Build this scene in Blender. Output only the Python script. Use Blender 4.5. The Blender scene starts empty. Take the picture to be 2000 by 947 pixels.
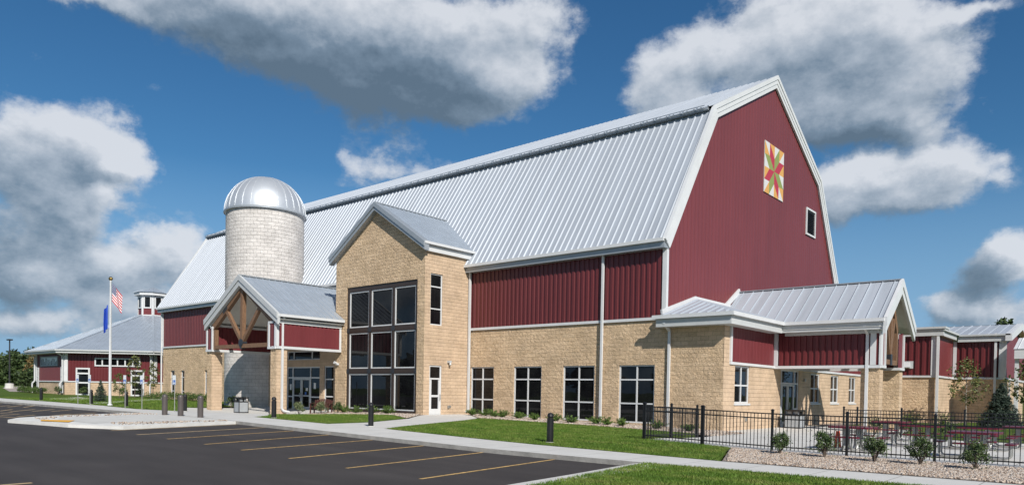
import bpy, bmesh, math, random
import numpy as np
from mathutils import Vector, Matrix
R_ = math.radians
random.seed(7); rng = np.random.default_rng(11)
sc = bpy.context.scene
COL = sc.collection

# ------------------------------------------------------------------ camera
YAW, PITCH, ROLL, F = .70888, -.01949, .01724, 1418.86
def cam_axes():
    f = Vector((-math.sin(YAW), math.cos(YAW), 0)); r = Vector((math.cos(YAW), math.sin(YAW), 0)); u = Vector((0, 0, 1))
    f2 = f*math.cos(PITCH)+u*math.sin(PITCH); u2 = u*math.cos(PITCH)-f*math.sin(PITCH)
    r3 = r*math.cos(ROLL)+u2*math.sin(ROLL); u3 = u2*math.cos(ROLL)-r*math.sin(ROLL)
    return r3, u3, f2
r3, u3, f3 = cam_axes()
cd = bpy.data.cameras.new('camera'); cam = bpy.data.objects.new('camera', cd); COL.objects.link(cam)
cd.sensor_width = 36; cd.lens = 36*F/2000; cd.shift_y = (791.71-473.5)/2000; cd.clip_end = 6000; cd.clip_start = .1
m = Matrix.Identity(4)
for i in range(3):
    m[i][0] = r3[i]; m[i][1] = u3[i]; m[i][2] = -f3[i]
m.translation = Vector((0, 0, 1.5)); cam.matrix_world = m
sc.camera = cam

# ------------------------------------------------------------------ light
SUN = Vector((1.0, -.57, .87)).normalized()
EL = math.asin(SUN.z); AZ = math.atan2(SUN.x, SUN.y)
sd = bpy.data.lights.new('sun', 'SUN'); so = bpy.data.objects.new('sun', sd); COL.objects.link(so)
sd.energy = 4.8; sd.angle = R_(.53); sd.color = (1, .95, .87)
so.rotation_euler = SUN.to_track_quat('Z', 'Y').to_euler(); so.location = (40, -40, 60)
sc.view_settings.view_transform = 'Standard'; sc.view_settings.look = 'None'; sc.view_settings.exposure = .12; sc.view_settings.gamma = 1

# ------------------------------------------------------------------ node helpers
class NT:
    def __init__(s, nt): s.nt = nt; s.n = nt.nodes; s.l = nt.links; s.n.clear()
    def add(s, t, **kw):
        nd = s.n.new(t)
        for k, v in kw.items():
            if k == 'inp':
                for kk, vv in v.items(): s.put(nd.inputs[kk], vv)
            else: setattr(nd, k, v)
        return nd
    def put(s, sock, v):
        if isinstance(v, bpy.types.NodeSocket): s.l.new(v, sock)
        else: sock.default_value = v
    def math(s, op, a, b=None, c=None, clamp=False):
        nd = s.n.new('ShaderNodeMath'); nd.operation = op; nd.use_clamp = clamp
        s.put(nd.inputs[0], a)
        if b is not None: s.put(nd.inputs[1], b)
        if c is not None: s.put(nd.inputs[2], c)
        return nd.outputs[0]
    def vec(s, op, a, b=None, out=0):
        nd = s.n.new('ShaderNodeVectorMath'); nd.operation = op
        s.put(nd.inputs[0], a)
        if b is not None:
            if op == 'SCALE': s.put(nd.inputs['Scale'], b)
            else: s.put(nd.inputs[1], b)
        return nd.outputs[out]
    def ramp(s, fac, stops):
        nd = s.n.new('ShaderNodeValToRGB'); s.put(nd.inputs[0], fac)
        e = nd.color_ramp.elements
        while len(e) < len(stops): e.new(.5)
        for k, (p, c) in enumerate(stops):
            e[k].position = p; e[k].color = (c, c, c, 1) if isinstance(c, (int, float)) else (*c, 1)
        return nd.outputs[0]
    def mix(s, f, a, b, bt='MIX'):
        nd = s.n.new('ShaderNodeMix'); nd.data_type = 'RGBA'; nd.blend_type = bt
        c = lambda v: (*v, 1) if isinstance(v, tuple) and len(v) == 3 else v
        s.put(nd.inputs[0], f); s.put(nd.inputs[6], c(a)); s.put(nd.inputs[7], c(b))
        return nd.outputs[2]
    def noise(s, vec, scale, detail=4, rough=.55, dist=0, out=0):
        nd = s.n.new('ShaderNodeTexNoise'); s.put(nd.inputs['Vector'], vec)
        nd.inputs['Scale'].default_value = scale; nd.inputs['Detail'].default_value = detail
        nd.inputs['Roughness'].default_value = rough; nd.inputs['Distortion'].default_value = dist
        return nd.outputs[out]

# ------------------------------------------------------------------ sky (direction based clouds over a clear sky)
BL = [(-1.09, .452, .150, .030, 1.0, .45), (-.98, .425, .130, .036, 1.15, .8), (-.885, .392, .095, .036, 1.2, 1.0), (-.80, .412, .070, .038, 1.05, .25), (-.865, .462, .120, .030, 1.05, .35), (-.745, .395, .050, .030, .75, .15), (-.690, .452, .058, .032, 1.0, .05), (-1.25, .424, .07, .008, .6, .4), (-.705, .400, .050, .022, .65, .15), (-.80, .365, .035, .014, .5, .5), (-1.02, .395, .07, .02, .45, .8),
 (-1.300, .262, .042, .030, 1.1, .0), (-1.243, .283, .036, .026, 1.1, 0), (-1.215, .262, .03, .022, .8, 0), (-1.28, .220, .060, .034, 1.1, .30), (-1.29, .160, .062, .030, 1.1, .8), (-1.24, .190, .022, .02, .6, .35), (-1.196, .254, .030, .010, .6, .0), (-1.216, .218, .014, .012, .6, 0), (-1.150, .175, .030, .016, .9, .0), (-1.19, .150, .035, .016, .65, .15), (-1.27, .112, .055, .018, .75, .25), (-1.20, .100, .05, .014, .6, .25), (-1.31, .072, .045, .014, .6, .45), (-1.15, .118, .045, .025, .5, .3),
 (-.925, .276, .026, .018, .62, .1), (-.862, .290, .034, .014, .50, .1), (-.800, .297, .022, .010, .42, .05), (-.932, .304, .010, .010, .3, 0),
 (-.520, .370, .036, .026, 1.0, .0), (-.490, .400, .045, .030, 1.0, .05), (-.430, .420, .040, .028, .9, .05), (-.365, .440, .045, .034, .95, .05), (-.300, .445, .060, .040, 1.05, .1), (-.230, .430, .045, .032, .95, .1), (-.300, .385, .070, .034, 1.0, .35), (-.225, .365, .050, .030, .85, .3), (-.165, .375, .020, .03, .35, .2), (-.150, .420, .024, .005, .55, .0), (-.285, .335, .050, .022, .85, .75), (-.345, .365, .04, .025, .5, .4), (-.48, .350, .05, .02, .5, .35),
 (-.255, .330, .038, .016, .8, 1.0), (-.30, .315, .040, .012, .5, .9), (-.34, .330, .035, .022, .7, .6), (-.20, .320, .03, .015, .5, .5), (-1.17, .085, .05, .012, .65, .2), (-1.25, .070, .05, .012, .6, .2), (-1.30, .125, .03, .018, .7, .3), (-1.22, .135, .035, .016, .7, .3), (-1.14, .150, .025, .018, .6, .1),
 (-.305, .258, .030, .026, 1.0, .05), (-.262, .262, .032, .022, .9, .1), (-.205, .266, .042, .022, 1.0, .05), (-.145, .268, .032, .020, .95, .05), (-.255, .232, .050, .016, .8, .45), (-.180, .238, .040, .014, .7, .35),
 (-.125, .182, .024, .022, .95, .05), (-.108, .168, .02, .02, .8, .1), (-.140, .142, .026, .020, 1.0, .85), (-.182, .112, .022, .014, .75, .3), (-.150, .100, .03, .014, .7, .5), (-.105, .092, .035, .014, .7, .5), (-.130, .070, .045, .010, .6, .3), (-.24, .085, .03, .008, .3, .2),
 # the rest of the sky, seen only in reflections
 (.6, .35, .3, .1, 1, .3), (1.4, .5, .35, .12, 1, .4), (2.3, .3, .4, .1, 1, .3), (3.0, .7, .3, .12, 1, .4), (-2.1, .35, .35, .1, 1, .3), (-2.8, .6, .3, .12, 1, .5), (2.6, .12, .5, .05, .8, .4), (-2.6, .14, .5, .05, .8, .4)]
w = bpy.data.worlds.new('World'); sc.world = w; w.use_nodes = True
N = NT(w.node_tree)
sky = N.add('ShaderNodeTexSky', sky_type='NISHITA', sun_disc=False, sun_elevation=EL, sun_rotation=AZ, altitude=200, air_density=1.0, dust_density=.4, ozone_density=2.5)
tc = N.add('ShaderNodeTexCoord').outputs['Generated']
d = N.vec('NORMALIZE', tc)
sep = N.add('ShaderNodeSeparateXYZ', inp={0: d})
az = N.math('ARCTAN2', sep.outputs[0], sep.outputs[1]); el = N.math('ARCSINE', sep.outputs[2])
wn = N.noise(d, 10, 8, .62, out=1); wv = N.vec('SUBTRACT', wn, (.5, .5, .5)); wv = N.vec('MULTIPLY', wv, (.10, .060, 0))
ae = N.add('ShaderNodeCombineXYZ', inp={0: az, 1: el}).outputs[0]
P0 = N.vec('ADD', ae, wv)
def field(P, dark=False):
    tot = drk = None
    for (a, e, ra, re, wt, dk) in BL:
        v = N.vec('SUBTRACT', P, (a, e, 0)); v = N.vec('MULTIPLY', v, (1/ra, 1/re, 0)); q = N.vec('DOT_PRODUCT', v, v, out=1)
        g_ = N.math('EXPONENT', N.math('MULTIPLY', q, -.62))
        tot = N.math('MULTIPLY', g_, wt) if tot is None else N.math('MULTIPLY_ADD', g_, wt, tot)
        if dark and dk: drk = N.math('MULTIPLY', g_, dk*wt) if drk is None else N.math('MULTIPLY_ADD', g_, dk*wt, drk)
    return (tot, drk) if dark else tot
dd = N.vec('MULTIPLY', d, (1, 1, 1.5)); fb = N.noise(dd, 9, 12, .60)
fb2 = N.noise(N.vec('ADD', dd, (.010, -.006, .018)), 9, 12, .60)
tot, drk = field(P0, True)
tot2 = field(N.vec('ADD', P0, (.014, .018, 0)))
dens = N.math('MULTIPLY_ADD', N.math('ADD', N.math('SUBTRACT', fb, .5), N.math('MULTIPLY', N.math('SUBTRACT', N.noise(dd, 38, 8, .62), .5), .22)), 2.4, tot)
dens2 = N.math('MULTIPLY_ADD', N.math('SUBTRACT', fb2, .5), 2.5, tot2)
alpha = N.ramp(dens, [(.30, 0), (.44, .12), (.62, .55), (.82, .88), (1.0, 1)])
alpha = N.math('MULTIPLY', alpha, .92)
# relief: lighter where the cloud thins out towards the sun
rel = N.math('SUBTRACT', dens, dens2)
drkn = N.math('DIVIDE', drk, N.math('MAXIMUM', tot, .3))
lum = N.math('MULTIPLY_ADD', rel, .62, .82)
lum = N.math('SUBTRACT', lum, N.math('MULTIPLY', drkn, .54))
thin = N.math('MULTIPLY', N.math('SUBTRACT', dens, .9), .16, clamp=True)
lum = N.math('SUBTRACT', lum, thin)
ccol = N.ramp(lum, [(.0, (.11, .16, .215)), (.30, (.185, .25, .325)), (.60, (.37, .43, .505)), (1.0, (.66, .69, .74))])
# sky colour: the Nishita sky, deepened
hs = N.add('ShaderNodeHueSaturation', inp={'Saturation': 1.22, 'Value': 1.0, 'Color': sky.outputs[0]}).outputs[0]
SKYK = .078
skyc = N.vec('MULTIPLY', hs, (SKYK*.68, SKYK*.93, SKYK*1.0))
lowf = N.ramp(el, [(.0, .95), (.10, .75), (.28, .0)])
skyc = N.mix(lowf, skyc, (.22, .38, .59))
final = N.mix(alpha, skyc, ccol)
bg = N.add('ShaderNodeBackground', inp={'Color': final, 'Strength': 1.0})
out = N.add('ShaderNodeOutputWorld'); N.l.new(bg.outputs[0], out.inputs[0])

# ------------------------------------------------------------------ ground shape
GX = [-400, -140, -100, -72, -38, -31, -21, -14, 400]; GZ = [1.2, .6, .45, .2, .13, .1, -.07, -.18, -.2]
def gz(x, y):
    z = float(np.interp(x, GX, GZ))
    z -= .34*math.exp(-((x+42)/7)**2-((y-24.5)/4.5)**2)
    z += .12*math.exp(-((x+12.8)**2+(y-21.9)**2)/8)
    return z

# ------------------------------------------------------------------ mesh helpers
def prop(o, label=None, cat=None, group=None, kind=None):
    if label: o['label'] = label
    if cat: o['category'] = cat
    if group: o['group'] = group
    if kind: o['kind'] = kind
    return o
def thing(name, label, cat, loc=(0, 0, 0), rz=0, group=None):
    o = bpy.data.objects.new(name, None); COL.objects.link(o); o.location = loc; o.rotation_euler = (0, 0, rz)
    o.empty_display_size = .3
    return prop(o, label, cat, group)
def dup(root, loc, rz, label=None, group=None, scale=None, par=None):
    c = root.copy(); COL.objects.link(c)
    if par is None:
        c.location = loc; c.rotation_euler = (0, 0, rz)
        if scale: c.scale = scale
        if label: c['label'] = label
        if group: c['group'] = group
    else: c.parent = par
    for ch in list(root.children): dup(ch, None, None, par=c)
    return c
SPLIT = {'stone_front', 'stone_side', 'stone_wall', 'side_siding', 'red_siding', 'joint_plate', 'leg', 'corner_trim', 'trim', 'trim_band', 'fascia', 'gutter', 'door_leaf', 'handle', 'paper_notice', 'side_rail', 'wall_fixture', 'steel_plate', 'hose_tap', 'soffit', 'rake_trim', 'roof_break_flashing', 'parapet', 'ceiling', 'snow_guard', 'wall_flashing', 'dark_stroke', 'lower_roof', 'upper_roof', 'wall_light'}
class MB:
    def __init__(s): s.v = []; s.f = []; s.uv = []; s.m = []
    def face(s, pts, mat=0, uv=None):
        i = len(s.v); pts = [Vector(p) for p in pts]; s.v += pts; s.f.append(tuple(range(i, i+len(pts)))); s.m.append(mat)
        if uv is None:
            n = Vector((0, 0, 0))
            for k in range(len(pts)):
                a, b = pts[k], pts[(k+1) % len(pts)]
                n += Vector(((a.y-b.y)*(a.z+b.z), (a.z-b.z)*(a.x+b.x), (a.x-b.x)*(a.y+b.y)))
            if n.length: n.normalize()
            if abs(n.z) > .93: uv = [(p.x, p.y) for p in pts]
            else:
                h = math.hypot(n.x, n.y) or 1; tx, ty = -n.y/h, n.x/h; uv = [(p.x*tx+p.y*ty, p.z) for p in pts]
        s.uv.append(uv)
    def hexa(s, b, t, mat=0):   # b,t: 4 points each, ccw seen from the top
        s.face(b[::-1], mat); s.face(t, mat)
        for i in range(4): j = (i+1) % 4; s.face([b[i], b[j], t[j], t[i]], mat)
    def box(s, x0, x1, y0, y1, z0, z1, mat=0):
        s.hexa([(x0, y0, z0), (x1, y0, z0), (x1, y1, z0), (x0, y1, z0)], [(x0, y0, z1), (x1, y0, z1), (x1, y1, z1), (x0, y1, z1)], mat)
    def beam(s, a, b, w, h, side=None, mat=0):    # bar of width w (along side) and height h
        a, b = Vector(a), Vector(b); t = (b-a).normalized()
        sd_ = Vector(side) if side is not None else (t.cross(Vector((0, 0, 1))) if abs(t.z) < .99 else Vector((1, 0, 0)))
        sd_ = (sd_-t*sd_.dot(t)).normalized(); up = sd_.cross(t)
        q = lambda p: [p-sd_*w/2-up*h/2, p+sd_*w/2-up*h/2, p+sd_*w/2+up*h/2, p-sd_*w/2+up*h/2]
        A, B = q(a), q(b)
        s.face(A, mat); s.face(B[::-1], mat)
        for i in range(4): j = (i+1) % 4; s.face([A[j], A[i], B[i], B[j]], mat)
    def lathe(s, prof, c=(0, 0, 0), n=20, mat=0, a0=0, uvr=None):
        c = Vector(c)
        for k in range(n):
            p, q = a0+2*math.pi*k/n, a0+2*math.pi*(k+1)/n
            for (r0, z0), (r1, z1) in zip(prof, prof[1:]):
                pt = lambda r, a, z: c+Vector((r*math.cos(a), r*math.sin(a), z))
                L = [pt(r0, p, z0), pt(r0, q, z0), pt(r1, q, z1), pt(r1, p, z1)]
                ur = uvr or max(r0, r1, .01); u = [(p*ur, c.z+z0), (q*ur, c.z+z0), (q*ur, c.z+z1), (p*ur, c.z+z1)]
                if r0 < 1e-6: L = [L[0], L[2], L[3]]; u = [u[0], u[2], u[3]]
                elif r1 < 1e-6: L = L[:3]; u = u[:3]
                s.face(L, mat, u)
    def tube(s, path, r, n=7, mat=0):
        path = [Vector(p) for p in path]; rings = []
        rr = r if isinstance(r, (list, tuple)) else [r]*len(path)
        ref = Vector((.13, .31, .94))
        for i, p in enumerate(path):
            t = (path[min(i+1, len(path)-1)]-path[max(i-1, 0)]).normalized()
            a = t.cross(ref if abs(t.dot(ref)) < .95 else Vector((1, 0, 0))).normalized(); b = t.cross(a)
            rings.append([p+(a*math.cos(2*math.pi*k/n)+b*math.sin(2*math.pi*k/n))*rr[i] for k in range(n)])
        for A, B in zip(rings, rings[1:]):
            for k in range(n): j = (k+1) % n; s.face([A[k], A[j], B[j], B[k]], mat)
        s.face(rings[0][::-1], mat); s.face(rings[-1], mat)
    def comps(s):      # groups of faces that touch
        par = list(range(len(s.f))); seen = {}
        def find(i):
            while par[i] != i: par[i] = par[par[i]]; i = par[i]
            return i
        for i, f in enumerate(s.f):
            for k in f:
                key = tuple(round(c, 3) for c in s.v[k]); j = seen.setdefault(key, i); par[find(i)] = find(j)
        g = {}
        for i in range(len(s.f)): g.setdefault(find(i), []).append(i)
        G = []
        for fs in g.values():
            P = [s.v[k] for i in fs for k in s.f[i]]; G.append([fs, [min(p[c] for p in P)-.012 for c in range(3)], [max(p[c] for p in P)+.012 for c in range(3)]])
        ch = True
        while ch:
            ch = False
            for a in range(len(G)):
                for b in range(a+1, len(G)):
                    if all(G[a][1][c] <= G[b][2][c] and G[b][1][c] <= G[a][2][c] for c in range(3)):
                        G[a] = [G[a][0]+G[b][0], [min(x, y) for x, y in zip(G[a][1], G[b][1])], [max(x, y) for x, y in zip(G[a][2], G[b][2])]]; G.pop(b); ch = True; break
                if ch: break
        return [q[0] for q in G]
    def build(s, name, mats, parent=None, smooth=False, merge=False):
        if name in SPLIT and len(s.f) < 6000:
            cs = s.comps()
            if len(cs) > 1:
                first = None
                for fs in cs:
                    q = MB()
                    for i in fs: q.face([s.v[k] for k in s.f[i]], s.m[i], s.uv[i])
                    o = q.build_one(name, mats, parent, smooth, merge); first = first or o
                return first
        return s.build_one(name, mats, parent, smooth, merge)
    def build_one(s, name, mats, parent=None, smooth=False, merge=False):
        me = bpy.data.meshes.new(name); me.from_pydata([tuple(v) for v in s.v], [], s.f)
        if not isinstance(mats, (list, tuple)): mats = [mats]
        for mm in mats: me.materials.append(mm)
        me.polygons.foreach_set('material_index', s.m)
        ul = me.uv_layers.new(name='UVMap'); flat = [c for f in s.uv for p in f for c in p]; ul.data.foreach_set('uv', flat)
        if merge:
            b = bmesh.new(); b.from_mesh(me); bmesh.ops.remove_doubles(b, verts=b.verts, dist=1e-4); b.to_mesh(me); b.free()
        if smooth: me.polygons.foreach_set('use_smooth', [True]*len(me.polygons))
        me.update()
        o = bpy.data.objects.new(name, me); COL.objects.link(o)
        if parent: o.parent = parent
        return o
def fastmesh(name, V, k, mat, parent=None, uv=None):   # V: (n*k,3) array, faces of k verts
    V = np.asarray(V, np.float32).reshape(-1, 3); n = len(V)//k
    me = bpy.data.meshes.new(name); me.vertices.add(len(V)); me.vertices.foreach_set('co', V.ravel())
    me.loops.add(len(V)); me.loops.foreach_set('vertex_index', np.arange(len(V), dtype=np.int32))
    me.polygons.add(n); me.polygons.foreach_set('loop_start', np.arange(0, len(V), k, dtype=np.int32))
    me.update(calc_edges=True); me.materials.append(mat)
    o = bpy.data.objects.new(name, me); COL.objects.link(o)
    if parent: o.parent = parent
    return o
def indexed(name, V, Fc, mat, parent=None):
    V = np.asarray(V, np.float32).reshape(-1, 3); Fc = np.asarray(Fc, np.int32); k = Fc.shape[1]
    me = bpy.data.meshes.new(name); me.vertices.add(len(V)); me.vertices.foreach_set('co', V.ravel())
    me.loops.add(Fc.size); me.loops.foreach_set('vertex_index', Fc.ravel())
    me.polygons.add(len(Fc)); me.polygons.foreach_set('loop_start', np.arange(0, Fc.size, k, dtype=np.int32))
    me.update(calc_edges=True); me.materials.append(mat)
    o = bpy.data.objects.new(name, me); COL.objects.link(o)
    if parent: o.parent = parent
    return o
class Fr:     # a vertical wall frame: s along the wall, z up, d outward
    def __init__(s, o, u, off=(0, 0)): s.o = Vector((*o, 0)); s.u = Vector((*u, 0)).normalized(); s.n = s.u.cross(Vector((0, 0, 1)))
    def __call__(s, a, z, d=0): return s.o+s.u*a+s.n*d+Vector((0, 0, z))
def FY(y): return Fr((0, y), (1, 0))     # faces -Y, s = x
def FX(x): return Fr((x, 0), (0, 1))     # faces +X, s = y
def fbox(mb, fr, s0, s1, z0, z1, d0, d1, mat=0):
    mb.hexa([fr(s0, z0, d1), fr(s1, z0, d1), fr(s1, z0, d0), fr(s0, z0, d0)], [fr(s0, z1, d1), fr(s1, z1, d1), fr(s1, z1, d0), fr(s0, z1, d0)], mat)
def wall(mb, fr, s0, s1, z0, z1, ops=(), rev=.2, top=None, brk=(), mat=0, d=0):
    S = sorted({s0, s1, *[v for o in ops for v in o[:2] if s0 < v < s1], *brk}); Z = sorted({z0, z1, *[v for o in ops for v in o[2:] if z0 < v < z1]})
    for a, b in zip(S, S[1:]):
        for c, e in zip(Z, Z[1:]):
            cs, cz = (a+b)/2, (c+e)/2
            if any(o[0] < cs < o[1] and o[2] < cz < o[3] for o in ops): continue
            if top and e == z1: mb.face([fr(a, c, d), fr(b, c, d), fr(b, top(b), d), fr(a, top(a), d)], mat)
            else: mb.face([fr(a, c, d), fr(b, c, d), fr(b, e, d), fr(a, e, d)], mat)
    for a, b, c, e in ops:
        c = max(c, z0)
        mb.face([fr(a, c, d), fr(a, c, d-rev), fr(a, e, d-rev), fr(a, e, d)][::-1], mat); mb.face([fr(b, c, d), fr(b, c, d-rev), fr(b, e, d-rev), fr(b, e, d)], mat)
        mb.face([fr(a, e, d), fr(a, e, d-rev), fr(b, e, d-rev), fr(b, e, d)][::-1], mat); mb.face([fr(a, c, d), fr(b, c, d), fr(b, c, d-rev), fr(a, c, d-rev)], mat)
def ribbed(mb, fr, s0, s1, z0, z1, pitch=.305, prof=((0, 0), (.32, 0), (.40, .045), (.86, .045), (.94, 0)), d=0, mat=0):
    t = z1 if callable(z1) else (lambda s: z1); b0 = z0 if callable(z0) else (lambda s: z0)
    pts = []; k = 0
    while s0+k*pitch < s1+pitch:
        for f_, dd in prof:
            a = s0+(k+f_)*pitch
            if a < s1: pts.append((a, dd))
        k += 1
    pts.append((s1, 0))
    for (a, da), (b, db) in zip(pts, pts[1:]):
        if b-a < 1e-5: continue
        mb.face([fr(a, b0(a), d+da), fr(b, b0(b), d+db), fr(b, t(b), d+db), fr(a, t(a), d+da)], mat)
def roofpoly(mb, O, es, et, poly, pitch=.41, h=.05, w=.05, off=0, mat=0, topw=.5):
    O, es, et = Vector(O), Vector(es).normalized(), Vector(et).normalized(); n = es.cross(et)
    L = lambda s, t, k=0: O+es*s+et*t+n*k
    mb.face([L(s, t) for s, t in poly], mat)
    smin, smax = min(p[0] for p in poly), max(p[0] for p in poly)
    s = smin+off+pitch/2
    while s < smax-w:
        ts = []
        for i in range(len(poly)):
            (a, ta), (b, tb) = poly[i], poly[(i+1) % len(poly)]
            if (a-s)*(b-s) < 0: ts.append(ta+(tb-ta)*(s-a)/(b-a))
        if len(ts) >= 2 and max(ts)-min(ts) > .1:
            t0, t1 = min(ts)+.01, max(ts)-.01; q = w*topw/2
            A = [L(s-w/2, t0), L(s-q, t0, h), L(s+q, t0, h), L(s+w/2, t0)]; B = [L(s-w/2, t1), L(s-q, t1, h), L(s+q, t1, h), L(s+w/2, t1)]
            for i in range(3): mb.face([A[i+1], A[i], B[i], B[i+1]][::-1], mat)
            mb.face(A[::-1], mat); mb.face(B, mat)
        s += pitch
    return L
def window(par, fr, a, b, c, e, ms=(), mz=(), rec=.1, mat=None, glass=None, fw=.06, name='window', dp=.07, sill=0):
    mb = MB(); d1 = -rec; d0 = -rec-dp
    fbox(mb, fr, a, a+fw, c, e, d0, d1); fbox(mb, fr, b-fw, b, c, e, d0, d1)
    fbox(mb, fr, a+fw, b-fw, c, c+fw, d0, d1-.002); fbox(mb, fr, a+fw, b-fw, e-fw, e, d0, d1-.002)
    for z in mz: fbox(mb, fr, a+fw, b-fw, z-fw/2, z+fw/2, d0, d1-.004)
    zz = [c+fw, *[v for z in mz for v in (z-fw/2, z+fw/2)], e-fw]
    for s in ms:
        for i in range(0, len(zz), 2): fbox(mb, fr, s-fw/2, s+fw/2, zz[i], zz[i+1], d0, d1-.003)
    o = mb.build(name, mat or M['white'], par)
    g = MB(); fbox(g, fr, a+.01, b-.01, c+.01, e-.01, d0-.06, d0+.02); g.build('pane', glass or M['glass'], o)
    if sill:
        s_ = MB(); fbox(s_, fr, a-.06, b+.06, c-.09, c-.005, -rec, sill); s_.build('sill', M['white'], o)
    return o
def downspout(par, fr, s, z0, z1, d=.03, w=.1, kick=0, topoff=0, name='downspout'):
    mb = MB(); pts = []
    if topoff: pts = [(s, z1+.35, d+topoff), (s, z1+.22, d+topoff), (s, z1-.05, d+w/2)]
    else: pts = [(s, z1, d+w/2)]
    pts += [(s, z0+.25, d+w/2)]
    if kick: pts += [(s+kick*.12, z0+.12, d+w/2+.05), (s+kick*.45, z0+.06, d+w/2+.1)]
    else: pts += [(s, z0, d+w/2)]
    for (s0_, a0, e0), (s1_, a1, e1) in zip(pts, pts[1:]):
        mb.beam(fr(s0_, a0, e0), fr(s1_, a1, e1), w, w*.8, side=fr.u if abs(a0-a1) > .05 else (0, 0, 1))
    return mb.build(name, M['white'], par)

# ------------------------------------------------------------------ materials
M = {}
def newmat(name):
    mt = bpy.data.materials.new(name); mt.use_nodes = True; n = NT(mt.node_tree)
    p = n.add('ShaderNodeBsdfPrincipled'); o = n.add('ShaderNodeOutputMaterial'); n.l.new(p.outputs[0], o.inputs[0])
    M[name] = mt; return n, p
def plain(name, col, rough=.6, metal=0, var=.08, scale=3, bump=0, bscale=40, spec=.5, stretch=None):
    n, p = newmat(name); g = n.add('ShaderNodeNewGeometry').outputs['Position']
    if stretch: g = n.vec('MULTIPLY', g, stretch)
    f = n.noise(g, scale, 5, .6); f2 = n.ramp(f, [(.25, 1-var*1.6), (.75, 1+var)])
    c = n.mix(1.0, col, f2, 'MULTIPLY')
    n.put(p.inputs['Base Color'], c); p.inputs['Roughness'].default_value = rough; p.inputs['Metallic'].default_value = metal
    p.inputs['Specular IOR Level'].default_value = spec
    if bump:
        b = n.add('ShaderNodeBump', inp={'Strength': 1.0, 'Distance': bump, 'Height': n.noise(g, bscale, 4)}); n.l.new(b.outputs[0], p.inputs['Normal'])
    return M[name]
plain('white', (.62, .63, .64), .45, var=.05, scale=1.2)
plain('offwhite', (.50, .515, .52), .5, var=.05)
plain('trimgrey', (.34, .37, .40), .4, metal=.3, var=.05)
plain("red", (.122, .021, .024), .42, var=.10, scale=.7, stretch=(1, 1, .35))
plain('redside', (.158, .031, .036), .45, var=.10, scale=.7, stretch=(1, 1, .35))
plain('roof', (.405, .44, .49), .5, metal=.12, var=.10, scale=1.0, stretch=(1.9, .12, .12))
plain('roofgrey', (.40, .45, .51), .42, metal=.35, var=.07, scale=1.0)
plain('dome', (.60, .625, .655), .42, metal=.55, var=.04, scale=1)
plain('dark', (.022, .022, .025), .45, var=.1)
plain('black', (.012, .012, .013), .38, var=.1)
plain('bronze', (.042, .029, .024), .45, var=.1)
plain('bollardgrey', (.085, .072, .068), .42, var=.08)
plain('steelplate', (.03, .034, .042), .4, var=.1)
plain('galv', (.42, .42, .40), .4, metal=.6, var=.1)
plain('maroon', (.115, .010, .026), .35, var=.1)
plain('benchred', (.07, .022, .016), .5, var=.15)
plain('binpanel', (.33, .35, .37), .5, var=.08)
plain('gold', (.55, .38, .14), .3, metal=1)
plain('blueflag', (.012, .06, .42), .7, var=.1)
plain('navy', (.02, .03, .09), .5)
plain('orange', (.9, .12, .04), .6)
plain('concrete', (.56, .55, .52), .85, var=.09, scale=1.4, bump=.004, bscale=60)
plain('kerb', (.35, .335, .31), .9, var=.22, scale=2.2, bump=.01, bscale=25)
plain('kerbwhite', (.66, .65, .62), .85, var=.10, scale=2, bump=.01, bscale=25)
plain('yellow', (.58, .37, .13), .7, var=.38, scale=7)
plain('yellowpad', (.75, .38, .03), .7, var=.1, scale=9)
plain('paleline', (.52, .38, .20), .75, var=.2, scale=5)
plain('bark', (.13, .10, .08), .9, var=.3, scale=12, bump=.01)
plain('palebark', (.30, .26, .22), .9, var=.3, scale=12, bump=.01)
plain('ceiling', (.66, .66, .63), .6, var=.04)
plain('quiltwhite', (.62, .61, .60), .5, var=.02); plain('quiltorange', (.64, .34, .09), .5, var=.02)
plain('quiltgreen', (.24, .29, .08), .5, var=.02); plain('quiltred', (.42, .035, .06), .5, var=.02)
plain('signwhite', (.62, .66, .68), .4, var=.03); plain('signblue', (.03, .12, .42), .4, var=.03)
plain('paper', (.7, .7, .68), .6, var=.03)
plain('farstone', (.42, .33, .22), .9)
plain('roadfar', (.36, .31, .27), .9, var=.1)
plain('dirt', (.10, .085, .06), .95, var=.3, scale=5, bump=.03, bscale=15)
def seams():     # the gable cladding: narrow flush seams
    n, p = newmat('gablered'); uv = n.add('ShaderNodeTexCoord').outputs['UV']; g = n.add('ShaderNodeNewGeometry').outputs['Position']
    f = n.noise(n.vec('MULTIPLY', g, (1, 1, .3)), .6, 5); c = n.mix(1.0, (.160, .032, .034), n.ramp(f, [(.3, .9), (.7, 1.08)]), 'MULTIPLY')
    n.put(p.inputs['Base Color'], c); p.inputs['Roughness'].default_value = .42
seams()
def wood():
    n, p = newmat('wood'); g = n.add('ShaderNodeTexCoord').outputs['Object']
    f = n.noise(n.vec('MULTIPLY', g, (3, 3, .9)), 6, 6, .6, 1.0)
    n.put(p.inputs['Base Color'], n.ramp(f, [(.3, (.13, .07, .038)), (.7, (.25, .145, .085))])); p.inputs['Roughness'].default_value = .6
wood()
def glass():
    n, p = newmat('glass'); g = n.add('ShaderNodeNewGeometry').outputs['Position']
    f = n.noise(g, .7, 3); n.put(p.inputs['Base Color'], n.ramp(f, [(.35, (.004, .004, .005)), (.7, (.014, .015, .016))]))
    p.inputs['Roughness'].default_value = .015; p.inputs['Specular IOR Level'].default_value = .36; p.inputs['IOR'].default_value = 1.45
    b = n.add('ShaderNodeBump', inp={'Strength': .25, 'Distance': .004, 'Height': n.noise(g, 1.1, 1)}); n.l.new(b.outputs[0], p.inputs['Normal'])
glass()
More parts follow.
